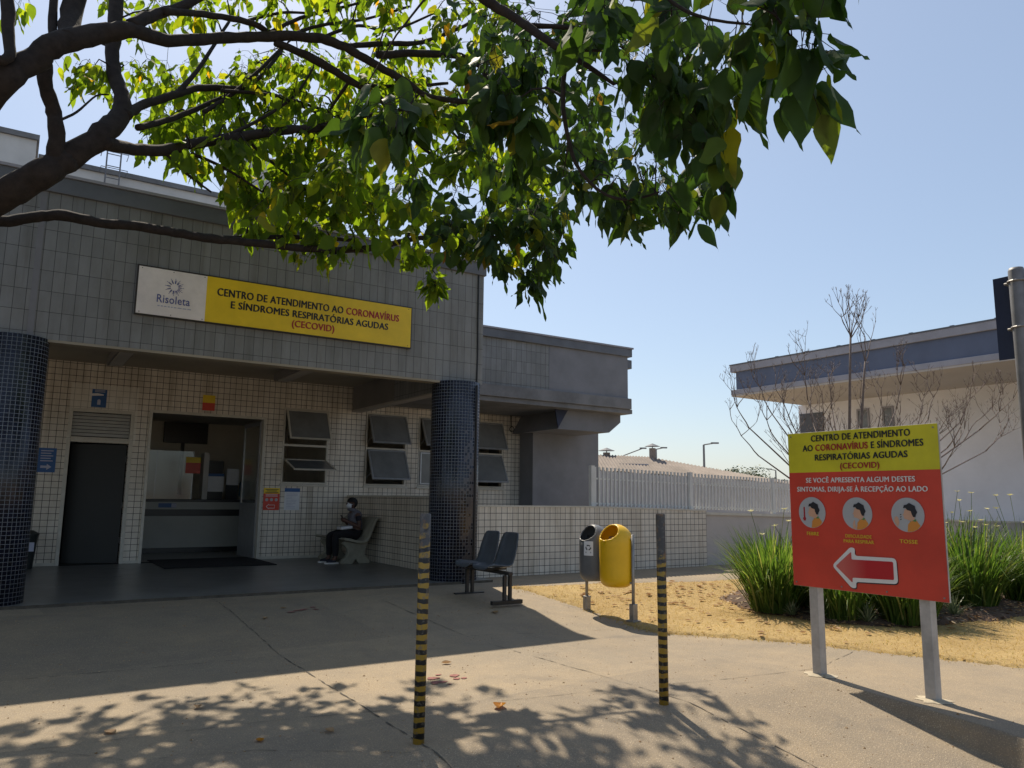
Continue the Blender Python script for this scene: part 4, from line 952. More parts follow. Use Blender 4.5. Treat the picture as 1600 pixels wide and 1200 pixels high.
# head details: nose, ears, eyes, mouth, hair, mask
b = MB(); ellipsoid(b, hd + Vector((-.086, 0, -.002)), (.018, .014, .026)); b.build('nose', M['skin'], pn, smooth=True)
for s in (-1, 1):
    b = MB(); ellipsoid(b, hd + Vector((.012, s * .078, -.004)), (.022, .010, .032)); b.build('ear', M['skin'], pn, smooth=True)
    b = MB(); ellipsoid(b, hd + Vector((-.070, s * .030, .020)), (.010, .012, .008)); b.build('eye', M['paper_white'], pn, smooth=True)
    b = MB(); ellipsoid(b, hd + Vector((-.079, s * .030, .019)), (.004, .006, .006)); b.build('pupil', M['hair'], pn, smooth=True)
b = MB(); ellipsoid(b, hd + Vector((.014, 0, .022)), (.097, .086, .098), 26, 18, lambda v: v.z > .012 or v.x > .02)
b.build('hair', M['hair'], pn, smooth=True, solid=.014)
b = MB(); ellipsoid(b, hd + Vector((-.012, 0, -.030)), (.090, .074, .060), 22, 14, lambda v: v.x < -.012 and abs(v.z) < .048); b.build('face_mask', M['paper_white'], pn, smooth=True, solid=.004)
b = MB(); [b.tube([tuple(hd + Vector((-.05, s * .068, -.02))), tuple(hd + Vector((-.01, s * .081, -.006))), tuple(hd + Vector((.02, s * .082, .01)))], .003, 5) for s in (-1, 1)]; b.build('mask_loops', M['paper_white'], pn)
up = lambda p, d: (p[0], p[1], p[2] + d)
ch = [[(up(pel, .02), .140), (wst, .138), (cst, .146), (nkb, .102), ((5.462, YP, 1.135), .070)]]
for s in (-1, 1): ch.append([(nkb, .102), ((5.49, YP + s * .12, 1.072), .072), ((5.49, YP + s * .158, 1.05), .060)])
skin_mesh('vest', ch, M['vest'], pn)
b = MB(); b.tube([(5.455 + .075 * math.cos(a), YP + .082 * math.sin(a), 1.145 - .02 * math.cos(a)) for a in [2 * math.pi * k / 16 for k in range(17)]], .030, 8, cap=False); b.build('hood', M['vest'], pn, smooth=True)
for s in (-1, 1):
    skin_mesh('sleeve', [[((5.49, YP + s * .150, 1.058), .062), ((5.494, YP + s * .18, 1.0), .057), ((5.50, YP + s * .20, .935), .054)]], M['shirt'], pn, 2)
    yk = YP + s * (.17 if s > 0 else .13); zk = .705 if s < 0 else .69
    skin_mesh('shoe', [[((5.105, YP + s * .16, .245), .042), ((5.06, YP + s * .162, .242), .044), ((4.98, YP + s * .167, .238), .040), ((4.915, YP + s * .17, .232), .032)]], M['shoe'], pn)
    b = MB(); b.prism([(5.145, YP + s * .16 - .030), (5.145, YP + s * .16 + .030), (5.05, YP + s * .164 + .038), (4.93, YP + s * .17 + .034), (4.885, YP + s * .17 + .012), (4.885, YP + s * .17 - .012), (4.93, YP + s * .17 - .034), (5.05, YP + s * .164 - .038)], PZ + .002, PZ + .026, 'Z'); b.build('shoe_sole', M['white_ink'], pn, bevel=.004)
ch = [[((5.505, YP, .80), .140), (pel, .142)]]
for s in (-1, 1):
    kne = (5.075, YP + s * (.17 if s > 0 else .13), .705 if s < 0 else .69)
    ch.append([(pel, .142), ((5.46, YP + s * .10, .705), .108), ((5.27, YP + s * .135, .72), .092), (kne, .074), ((5.085, YP + s * .16, .52), .068), ((5.085, YP + s * .16, .31), .056)])
skin_mesh('trousers', ch, M['trousers'], pn)
T = Matrix.Translation((5.262, YP, 1.0)) @ Matrix.Rotation(R(-35), 4, 'Y')
o = rebase(MB().box(-.004, .004, -.036, .036, -.072, .072, T=T).build('mobile_phone', M['black'], bevel=.003), (5.262, YP, 1.0)); tag(o, 'black mobile phone held up by the seated person', 'phone')
T = Matrix.Translation((5.30, YP - .03, .835)) @ Matrix.Rotation(R(-6), 4, 'Y')
b = MB(); b.box(-.12, .10, -.13, .13, -.028, .026, T=T); o = rebase(b.build('paper_bag', M['paper_white'], bevel=.018), (5.30, YP - .03, .8)); tag(o, 'white paper bag resting on the lap of the seated person', 'bag')

# ------------------------------------------------------------------ boundary walls and fence
def wtop(x): return 1.262 - .020 * max(0, x - 8.5)
lw = thing('tiled_wall', (8.7, 10.6, 0), 'low white tiled boundary wall behind the litter bins', 'wall')
b = MB(); xs = [6.06, 8.5, 11.45]
b.prism([(6.06, 0), (11.45, 0), (11.45, wtop(11.45)), (8.5, wtop(8.5)), (6.06, wtop(6.06))], 10.60, 10.78); b.build('wall', M['white_tile'], lw)
b = MB(); b.box(5.872, 6.058, 10.60, 10.698, 0, 1.262); b.build('wall_end', M['white_tile'], lw)
b = MB(); b.prism([(5.87, 1.263), (8.5, wtop(8.5) + .001), (11.46, wtop(11.46) + .001), (11.46, wtop(11.46) + .025), (8.5, wtop(8.5) + .025), (5.87, 1.288)], 10.585, 10.679); b.build('coping', M['cream_metal'], lw)
pw = thing('rendered_wall', (19, 10.6, 0), 'low plain rendered boundary wall running right from the tiled wall', 'wall')
b = MB()
for xa, xb in ((11.47, 15.6), (15.62, 20.1), (20.12, 27.0)): b.prism([(xa, -.2), (xb, -.2), (xb, wtop(xb) - .07), (xa, wtop(xa) - .07)], 10.66, 10.80)
b.build('wall', pm('greyed_render', (.50, .46, .43), .88, .18, .8, .15, 30), pw)
b = MB(); b.prism([(11.47, wtop(11.47) - .069), (27, wtop(27) - .069), (27, wtop(27) - .02), (11.47, wtop(11.47) - .02)], 10.63, 10.83); b.build('coping', M['cream_metal'], pw)
fn = thing('metal_fence', (11.5, 10.72, 1.2), 'white metal picket fence standing on top of the low boundary walls', 'fence')
b = MB(); x = 8.76; k = 0
while x < 18.9:
    if abs((x - 8.7) % 2.45) > .06: b.box(x, x + .034, 10.705, 10.73, wtop(x) + .03, wtop(x) + .72)
    x += .0935
b.build('pickets', M['white_metal'], fn)
for dz in (.06, .50): b = MB(); b.prism([(8.74, wtop(8.74) + dz), (18.9, wtop(18.9) + dz), (18.9, wtop(18.9) + dz + .03), (8.74, wtop(8.74) + dz + .03)], 10.732, 10.76); b.build('rail', M['white_metal'], fn)
for i in range(5):
    x = 8.7 + 2.45 * i; b = MB(); b.box(x - .03, x + .05, 10.69, 10.765, wtop(x) - .01, wtop(x) + .74); b.build('fence_post', M['white_metal'], fn)

# ------------------------------------------------------------------ building on the right
rb = thing('side_building', (24, 14, 0), 'pale single storey building with slate blue roof fascia behind the bare tree', 'building')
b = MB(); b.box(27.3, 40, -8, 20.05, -.5, 5.36); b.build('wall', M['white_render'], rb)
b = MB(); b.box(27.28, 27.299, 18.88, 20.0, 1.0, 5.0); b.build('corner_panel', M['dark_grey_panel'], rb)
b = MB(); b.box(23.02, 40, -8, 19.87, 5.362, 5.42); b.build('soffit', M['soffit_beige'], rb)
b = MB(); b.box(23.0, 40.1, -8.1, 19.88, 5.421, 5.61); b.build('lower_trim', M['pale_trim'], rb, bevel=.01)
b = MB(); b.box(23.06, 40, -8, 19.66, 5.61, 6.30); b.build('fascia', M['blue_fascia'], rb)
b = MB(); b.box(22.98, 40.1, -8.1, 19.88, 6.30, 6.56); b.build('upper_trim', M['pale_trim'], rb, bevel=.01)
b = MB(); b.box(22.96, 40.1, -8.1, 19.9, 6.56, 6.60); b.build('flashing', M['fascia_cap'], rb)
for ya, yb in ((16.92, 17.42), (15.95, 16.38)):
    b = MB(); rect = [(ya, 4.2), (yb, 4.2), (yb, 4.97), (ya, 4.97)]
    b.box(27.24, 27.30, ya, yb, 4.2, 4.26); b.box(27.24, 27.30, ya, yb, 4.91, 4.97); b.box(27.24, 27.30, ya, ya + .06, 4.26, 4.91); b.box(27.24, 27.30, yb - .06, yb, 4.26, 4.91); o = b.build('window', M['pale_trim'], rb)
    MB().box(27.27, 27.295, ya + .06, yb - .06, 4.26, 4.91).build('pane', M['dark_pane'], o)
b = MB(); rnd = random.Random(9)
for k in range(9): b.box(23.1, 23.25, 9 + k * 1.25, 9.12 + k * 1.25, 6.60, 6.65)
b.build('roof_clips', M['dark_grey_panel'], rb)

# ------------------------------------------------------------------ street sign seen from behind
sp = thing('street_sign', (5.45, 2.30, 0), 'grey steel pole carrying a dark traffic sign seen from behind, at the right edge', 'street sign')
b = MB(); b.tube([(5.475, 2.30, -.1), (5.475, 2.30, 2.93), (5.475, 2.30, 2.95)], [.048, .048, .042], 20); b.build('pole', M['galv'], sp, smooth=True)
b = MB(); b.box(5.535, 5.538, 2.05, 2.475, 2.36, 2.925); b.build('plate', M['sign_back'], sp)
for z in (2.86, 2.55):
    b = MB(); b.tube([(5.475 + .053 * math.cos(a), 2.30 + .053 * math.sin(a), z) for a in [2 * math.pi * k / 16 for k in range(17)]], .007, 6, cap=False); b.box(5.50, 5.535, 2.35, 2.375, z - .012, z + .012); b.tube([(5.49, 2.355, z), (5.49, 2.385, z)], .009, 6); b.build('clamp', M['steel'], sp)

# ------------------------------------------------------------------ far shed, lamps, far trees
sh = thing('far_shed', (33, 32, 0), 'long low shed with weathered corrugated roof far beyond the fence', 'building')
A, Bp, Cp, D, E_, F_ = (26.5, 35.5, 3.98), (31.3, 33.4, 3.88), (39.5, 29.6, 2.50), (36.5, 27.0, 2.35), (24.5, 32.5, 3.0), (38, 38, 2.5)
b = MB(); k = 70
for i in range(k):
    u0, u1 = i / k, (i + 1) / k
    def L(p, q_, t): return Vector(p).lerp(Vector(q_), t)
    def ridge(t): return L(A, Bp, t / .42) if t < .42 else L(Bp, Cp, (t - .42) / .58)
    e0, e1 = L(E_, D, u0), L(E_, D, u1); r_0, r_1 = ridge(u0), ridge(u1); um = (u0 + u1) / 2; em, rm = L(E_, D, um) + Vector((0, 0, .07)), ridge(um) + Vector((0, 0, .07))
    b.quad(e0, em, rm, r_0); b.quad(em, e1, r_1, rm)
b.build('roof', M['roof_sheet'], sh)
b = MB(); b.quad(Vector(E_) - Vector((0, 0, 4)), Vector(D) - Vector((0, 0, 4)), D, E_); b.quad(Vector(D) - Vector((0, 0, 4)), Vector(Cp) - Vector((0, 0, 4)), Cp, D); b.quad(Vector(Cp) - Vector((0, 0, 4)), (26, 44, -2), (26, 44, 2), Cp); b.quad(Cp, (34, 42, 2.2), (26, 44, 2.6), A, Bp); b.build('wall', M['shed_wall'], sh)
for (x, y, z0_, z1_, r) in ((29.2, 34.6, 3.6, 4.12, .26), (31.6, 33.3, 3.5, 4.42, .24)):
    b = MB(); b.cyl(x, y, z0_, z1_, r * .8, 14); o = b.build('vent', M['roof_sheet'], sh, smooth=False)
    b = MB(); b.tube([(x, y, z1_ + .10), (x, y, z1_ + .28)], [r * 1.9, .02], 14); b.tube([(x, y, z1_), (x, y, z1_ + .12)], [.03, .03], 6); b.build('vent_cap', M['dark_grey_panel'], o)
b = MB(); b.box(-.9, .9, -.35, .35, 0, .25, T=Matrix.Translation((29.3, 32.6, 3.15)) @ Matrix.Rotation(R(-26), 4, 'Z')); b.build('skylight', M['pale_trim'], sh)
def lamp(px, ptop, d, arm, lab):
    t = at(px, ptop, d); x, y, z = t
    o = thing('street_lamp', (x, y, 0), lab, 'street lamp', 'far street lamps')
    b = MB(); b.tube([(x, y, 0), (x, y, z - .1), (x, y, z)], [.12, .08, .08], 8); b.build('pole', M['galv'], o)
    e = Vector((x, y, z)) + r0 * arm + Vector((0, 0, .15 if abs(arm) < 1.5 else .7))
    b = MB(); b.tube([(x, y, z), tuple(e)], .05, 6); b.build('arm', M['galv'], o)
    b = MB(); b.box(-.3, .3, -.12, .12, -.06, .06, T=Matrix.Translation(e) @ Matrix.Rotation(YAW - R(90), 4, 'Z')); b.build('lamp_head', M['galv'], o)
lamp(1099.5, 695, 62, .9, 'tall dark street lamp standing clear above the far shed roof end')
lamp(1025, 702, 70, .7, 'thin street lamp just right of the square roof vent')
lamp(974, 712, 70, 1.8, 'street lamp with long rising arm left of the square roof vent')
lamp(1212, 735, 95, -.8, 'small distant street lamp beside the information board')

def leaf_cards(b, c, rad, n, size, rnd, squash=.8):
    for k in range(n):
        while True:
            v = Vector((rnd.uniform(-1, 1), rnd.uniform(-1, 1), rnd.uniform(-1, 1)))
            if .35 < v.length < 1: break
        p = Vector(c) + Vector((v.x * rad, v.y * rad, v.z * rad * squash)); s = size * rnd.uniform(.6, 1.3)
        d = Vector((rnd.gauss(0, 1), rnd.gauss(0, 1), rnd.gauss(0, 1))).normalized(); e = d.orthogonal().normalized()
        b.quad(p - d * s, p + e * s * .5, p + d * s, p - e * s * .5)
for px, py, d, h, lab, sd_ in ((1140, 742, 85, 2.2, 'distant round topped tree left of the faint far lamp', 1), (1180, 742, 85, 2.4, 'distant tree whose crown shows just above the fence, right one of the two', 2), (1222, 752, 70, 1.6, 'small far bush partly hidden by the information board edge', 3)):
    rnd = random.Random(sd_); c = at(px, py, d); t = thing('distant_tree', (c.x, c.y, 0), lab, 'tree', 'trees far beyond the fence')
    b = MB(); b.tube([(c.x, c.y, -.2), (c.x, c.y, c.z)], [.25, .1], 8); b.build('trunk', M['bark'], t)
    b = MB(); [leaf_cards(b, c + Vector((rnd.uniform(-1.8, 1.8), rnd.uniform(-1.8, 1.8), rnd.uniform(-1.5, .2))), h * .55, 160, .16, rnd) for k in range(9)]; b.build('crown', M['far_leaf'], t)

# ------------------------------------------------------------------ agapanthus clumps, spiky plants
def clump(x, y, h, r, nb, nf, lab, seed, leanx=0):
    rnd = random.Random(seed); z = lawn_z(x, y) + (.04 if inside(x, y, BED) else 0)
    t = thing('strap_leaf_clump', (x, y, z), lab, 'plant', 'strap leaved clumps in the bed'); b = MB()
    for k in range(nb):
        a = rnd.uniform(0, 6.283); rr = r * .36 * math.sqrt(rnd.random()); bx, by = x + rr * math.cos(a), y + rr * math.sin(a)
        out = a + rnd.gauss(0, .5); L = h * rnd.uniform(.55, 1.12); spread = rnd.uniform(.12, .62) ** 1.0; wd = rnd.uniform(.006, .0115)
        pts = []; ca, sa = math.cos(out), math.sin(out); droop = rnd.uniform(.0, .75) if rnd.random() < .8 else rnd.uniform(.8, 1.9)
        px_, pz_, ang = 0.0, 0.0, R(90) - spread * .9
        for s in range(6):
            pts.append((bx + ca * px_ + leanx * s * .01, by + sa * px_, z - .02 + pz_)); px_ += math.cos(ang) * L / 5; pz_ += math.sin(ang) * L / 5; ang -= droop * .10 * (s + 1)
        tw = rnd.uniform(-.5, .5); prev = None
        for s, p in enumerate(pts):
            ws = wd * (1, 1.05, 1, .85, .55, .06)[s]; n_ = Vector((-sa * math.cos(tw) + ca * math.sin(tw), ca * math.cos(tw) + sa * math.sin(tw), 0)) * ws
            cur = len(b.v); b.v += [tuple(Vector(p) - n_), tuple(Vector(p) + n_)]
            if s: b.f.append((cur - 2, cur - 1, cur + 1, cur)); b.mi.append(0)
    b.build('leaves', M['blade'], t, smooth=True)
    if nf:
        b = MB(); fl = MB()
        for k in range(nf):
            a = rnd.uniform(0, 6.283); tip = Vector((x + math.cos(a) * r * rnd.uniform(.1, .75), y + math.sin(a) * r * rnd.uniform(.1, .75), z + h * rnd.uniform(.85, 1.32)))
            b.tube([(x + math.cos(a) * .08, y + math.sin(a) * .08, z), tuple(tip.lerp(Vector((x, y, z)), .4) + Vector((0, 0, .08))), tuple(tip)], .003, 4)
            for j in range(9):
                aa = 6.283 * j / 9 + rnd.uniform(-.2, .2); l = rnd.uniform(.034, .052); d = Vector((math.cos(aa), math.sin(aa), rnd.uniform(.0, .6))); s_ = Vector((-math.sin(aa), math.cos(aa), 0)) * .014
                fl.quad(tip, tip + d * l * .6 + s_, tip + d * l, tip + d * l * .6 - s_)
        b.build('flower_stems', M['blade'], t); fl.build('flowers', M['flower'], t)
    return t
clump(8.15, 6.45, 1.04, .78, 714, 5, 'large strap leaved clump at the left end of the bed, left of the information board', 11, -1)
clump(8.75, 6.35, .92, .72, 561, 3, 'strap leaved clump close behind the left post of the board', 12)
clump(8.35, 5.62, .78, .72, 561, 2, 'strap leaved clump visible under the middle of the board', 13)
clump(8.75, 5.10, .82, .72, 612, 3, 'strap leaved clump beside the right post of the board', 14)
clump(9.75, 5.95, 1.18, .72, 612, 8, 'tall flowering strap leaved clump just right of the board', 15)
clump(10.7, 5.35, 1.18, .74, 714, 9, 'large flowering strap leaved clump at the right edge of the photograph', 16)
clump(11.5, 6.1, 1.22, .74, 561, 8, 'flowering strap leaved clump behind the large one at the right edge', 17)
clump(10.5, 7.1, 1.0, .72, 476, 6, 'strap leaved clump at the back of the bed near the rendered wall', 18)
clump(9.2, 5.45, .95, .66, 520, 4, 'strap leaved clump half hidden behind the right edge of the board', 19)
clump(8.6, 6.75, .98, .66, 480, 3, 'strap leaved clump at the back, behind the left half of the board', 20)
clump(10.1, 6.6, 1.15, .7, 480, 6, 'strap leaved clump in the second row right of the board', 21)
clump(11.9, 5.2, 1.15, .7, 480, 6, 'strap leaved clump cut by the right edge of the picture', 22)
def spiky(x, y, h, lab, seed):
    rnd = random.Random(seed); z = lawn_z(x, y) + .03; b = MB()
    for k in range(46):
        a = rnd.uniform(0, 6.283); el = R(rnd.uniform(15, 85)); L = h * rnd.uniform(.7, 1.1); d = Vector((math.cos(a) * math.cos(el), math.sin(a) * math.cos(el), math.sin(el))); s_ = Vector((-math.sin(a), math.cos(a), 0)) * .008
        p0 = Vector((x, y, z)) + d * .02; p1 = p0 + d * L * .55; p2 = p0 + d * L + Vector((0, 0, -.12 * L)); b.quad(p0 - s_, p0 + s_, p1 + s_, p1 - s_); b.quad(p1 - s_, p1 + s_, p2)
    o = rebase(b.build('spiky_plant', M['spike']), (x, y, z)); tag(o, lab, 'plant', 'small spiky plants at the bed edge')
spiky(8.02, 5.75, .24, 'small pale spiky plant between the two board posts, left one', 1); spiky(8.25, 5.28, .26, 'small pale spiky plant under the board near the right post', 2); spiky(9.65, 5.05, .32, 'pale spiky plant between the two clumps right of the board', 3); spiky(7.95, 6.05, .2, 'tiny spiky plant beside the left post of the board', 4)

# ------------------------------------------------------------------ bare tree
bt = thing('bare_tree', (11.05, 7.25, .1), 'small leafless tree with upturned bare twigs behind the information board', 'tree')
def grow(b, tips, p, d, L, r, depth, rnd, up_=.25, n=5):
    pts = [Vector(p)]; rad = [r]; d = Vector(d).normalized()
    for s in range(4):
        d = (d + Vector((rnd.gauss(0, .10), rnd.gauss(0, .10), rnd.gauss(up_ * .28, .08)))).normalized(); pts.append(pts[-1] + d * L / 4); rad.append(r * (1 - .1 * (s + 1)))
    rad = [q_ * .78 for q_ in rad]; b.tube(pts, rad, 6 if r > .012 else 4)
    if depth == 0:
        for k in range(2):
            e = (d + Vector((rnd.gauss(0, .6), rnd.gauss(0, .6), .5))).normalized(); b.tube([tuple(pts[-1]), tuple(pts[-1] + e * .06)], [r * .6, r * .5], 4)
        return
    for k in range(rnd.choice((2, 2, 3))):
        e = (d + Vector((rnd.gauss(0, .55), rnd.gauss(0, .55), rnd.gauss(up_, .35)))).normalized(); grow(b, tips, pts[-1], e, L * rnd.uniform(.55, .85), r * .66, depth - 1, rnd, up_)
    if rnd.random() < .7:
        e = (d + Vector((rnd.gauss(0, .7), rnd.gauss(0, .7), up_))).normalized(); grow(b, tips, pts[2], e, L * .6, r * .5, max(0, depth - 2), rnd, up_)
rnd = random.Random(21); TB = Vector((11.05, 7.25, .1)); b = MB(); b.tube([TB, TB + Vector((.02, 0, .6)), TB + Vector((.0, .02, 1.25))], [.085, .07, .06], 10); b.build('trunk', M['bark_bare'], bt, smooth=True)
# two tall straight shoots with fans at the top
b = MB(); fork = TB + Vector((0, .02, 1.2))
s1 = [fork, at(1329, 780, 12.0), at(1327, 680, 12.0), at(1328, 585, 12.0), at(1329, 524, 12.0)]; b.tube(s1, [.036, .028, .024, .020, .016], 7)
for k in range(6):
    e = r0 * (-.55 + .22 * k + rnd.gauss(0, .05)) + Vector((0, 0, 1)) + f0 * rnd.gauss(0, .3); grow(b, None, s1[-1] - Vector((0, 0, .05 * (k % 2))), e, .34, .012, 2, rnd, .5)
s2 = [fork, at(1340, 790, 11.8), at(1345, 680, 11.8), at(1350, 590, 11.8), at(1352, 565, 11.8)]; b.tube(s2, [.035, .024, .020, .016, .014], 6)
for e_ in ((.55, .8), (-.1, 1.0), (.2, 1)): grow(b, None, s2[-1], r0 * e_[0] + Vector((0, 0, e_[1])), .40, .010, 2, rnd, .4)
b.build('tall_shoots', M['bark_bare'], bt, smooth=True)
b = MB()
for px, py, dd in ((1240, 668, 12), (1255, 715, 11.4), (1262, 625, 12.2), (1285, 690, 11.6), (1300, 640, 12.4), (1372, 668, 12.6), (1400, 640, 12.2), (1425, 690, 11.6), (1450, 655, 12.4), (1480, 700, 11.8), (1470, 735, 11.4), (1310, 700, 12.8), (1395, 705, 12.9), (1215, 690, 11.9), (1505, 690, 12.5), (1170, 668, 11.6), (1185, 712, 11.9), (1205, 645, 12.3), (1530, 672, 11.7), (1540, 705, 12.2), (1345, 655, 12.9), (1435, 715, 11.2), (1270, 660, 12.9), (1500, 660, 11.9)):
    tgt = at(px, py, dd); mid = fork.lerp(tgt, .5) + Vector((0, 0, -.10)); b.tube([fork, fork.lerp(mid, .5) + Vector((rnd.gauss(0, .03), 0, -.03)), mid, tgt], [.024, .018, .014, .009], 6)
    d = (tgt - mid).normalized(); grow(b, None, tgt, d + Vector((0, 0, .35)), .40, .013, 3, rnd, .26); grow(b, None, mid, d + Vector((rnd.gauss(0, .5), rnd.gauss(0, .5), .6)), .40, .011, 2, rnd, .35)
b.build('branches', M['bark_bare'], bt, smooth=True)

# ------------------------------------------------------------------ the big tree: limbs measured in the photograph at their own distances
tr = thing('broad_leaf_tree', (-1.5, 7.0, 0), 'spreading broad leaved tree with dark limbs reaching in from the left above the porch', 'tree')
nodes = []
def limb(b, spec, n=9, keep=True):
    spec = [(x, y, d if d < 4.05 and x > 600 else d * 1.20, r) for x, y, d, r in spec]
    P = [at(x, y, d) for x, y, d, r in spec]; rr = [r * d / F_PX for x, y, d, r in spec]
    # Catmull-Rom smoothing, small kinks
    Q, W = [], []; rnd = random.Random(int(spec[0][0] * 7 + spec[0][1]))
    for i in range(len(P) - 1):
        p0, p1, p2, p3 = P[max(i - 1, 0)], P[i], P[i + 1], P[min(i + 2, len(P) - 1)]
        for s in range(5):
            t = s / 5; v = .5 * ((2 * p1) + (p2 - p0) * t + (2 * p0 - 5 * p1 + 4 * p2 - p3) * t * t + (-p0 + 3 * p1 - 3 * p2 + p3) * t ** 3)
            w_ = rr[i] * (1 - t) + rr[i + 1] * t; Q.append(v + Vector((rnd.gauss(0, 1), rnd.gauss(0, 1), rnd.gauss(0, 1))) * w_ * .07); W.append(w_ * rnd.uniform(.94, 1.07))
    Q.append(P[-1]); W.append(rr[-1]); b.tube(Q, W, n)
    if keep: nodes.extend((q_, w_) for q_, w_ in zip(Q, W))
b = MB(); base = Vector((-1.5, 7.0, 0)); crotch = at(-150, 420, 5.3 * 1.2)
b.tube([base + Vector((0, 0, -.1)), base + Vector((.02, 0, .5)), base.lerp(crotch, .6), crotch], [.36, .27, .24, .22], 16)
b.build('trunk', M['bark'], tr, smooth=True)
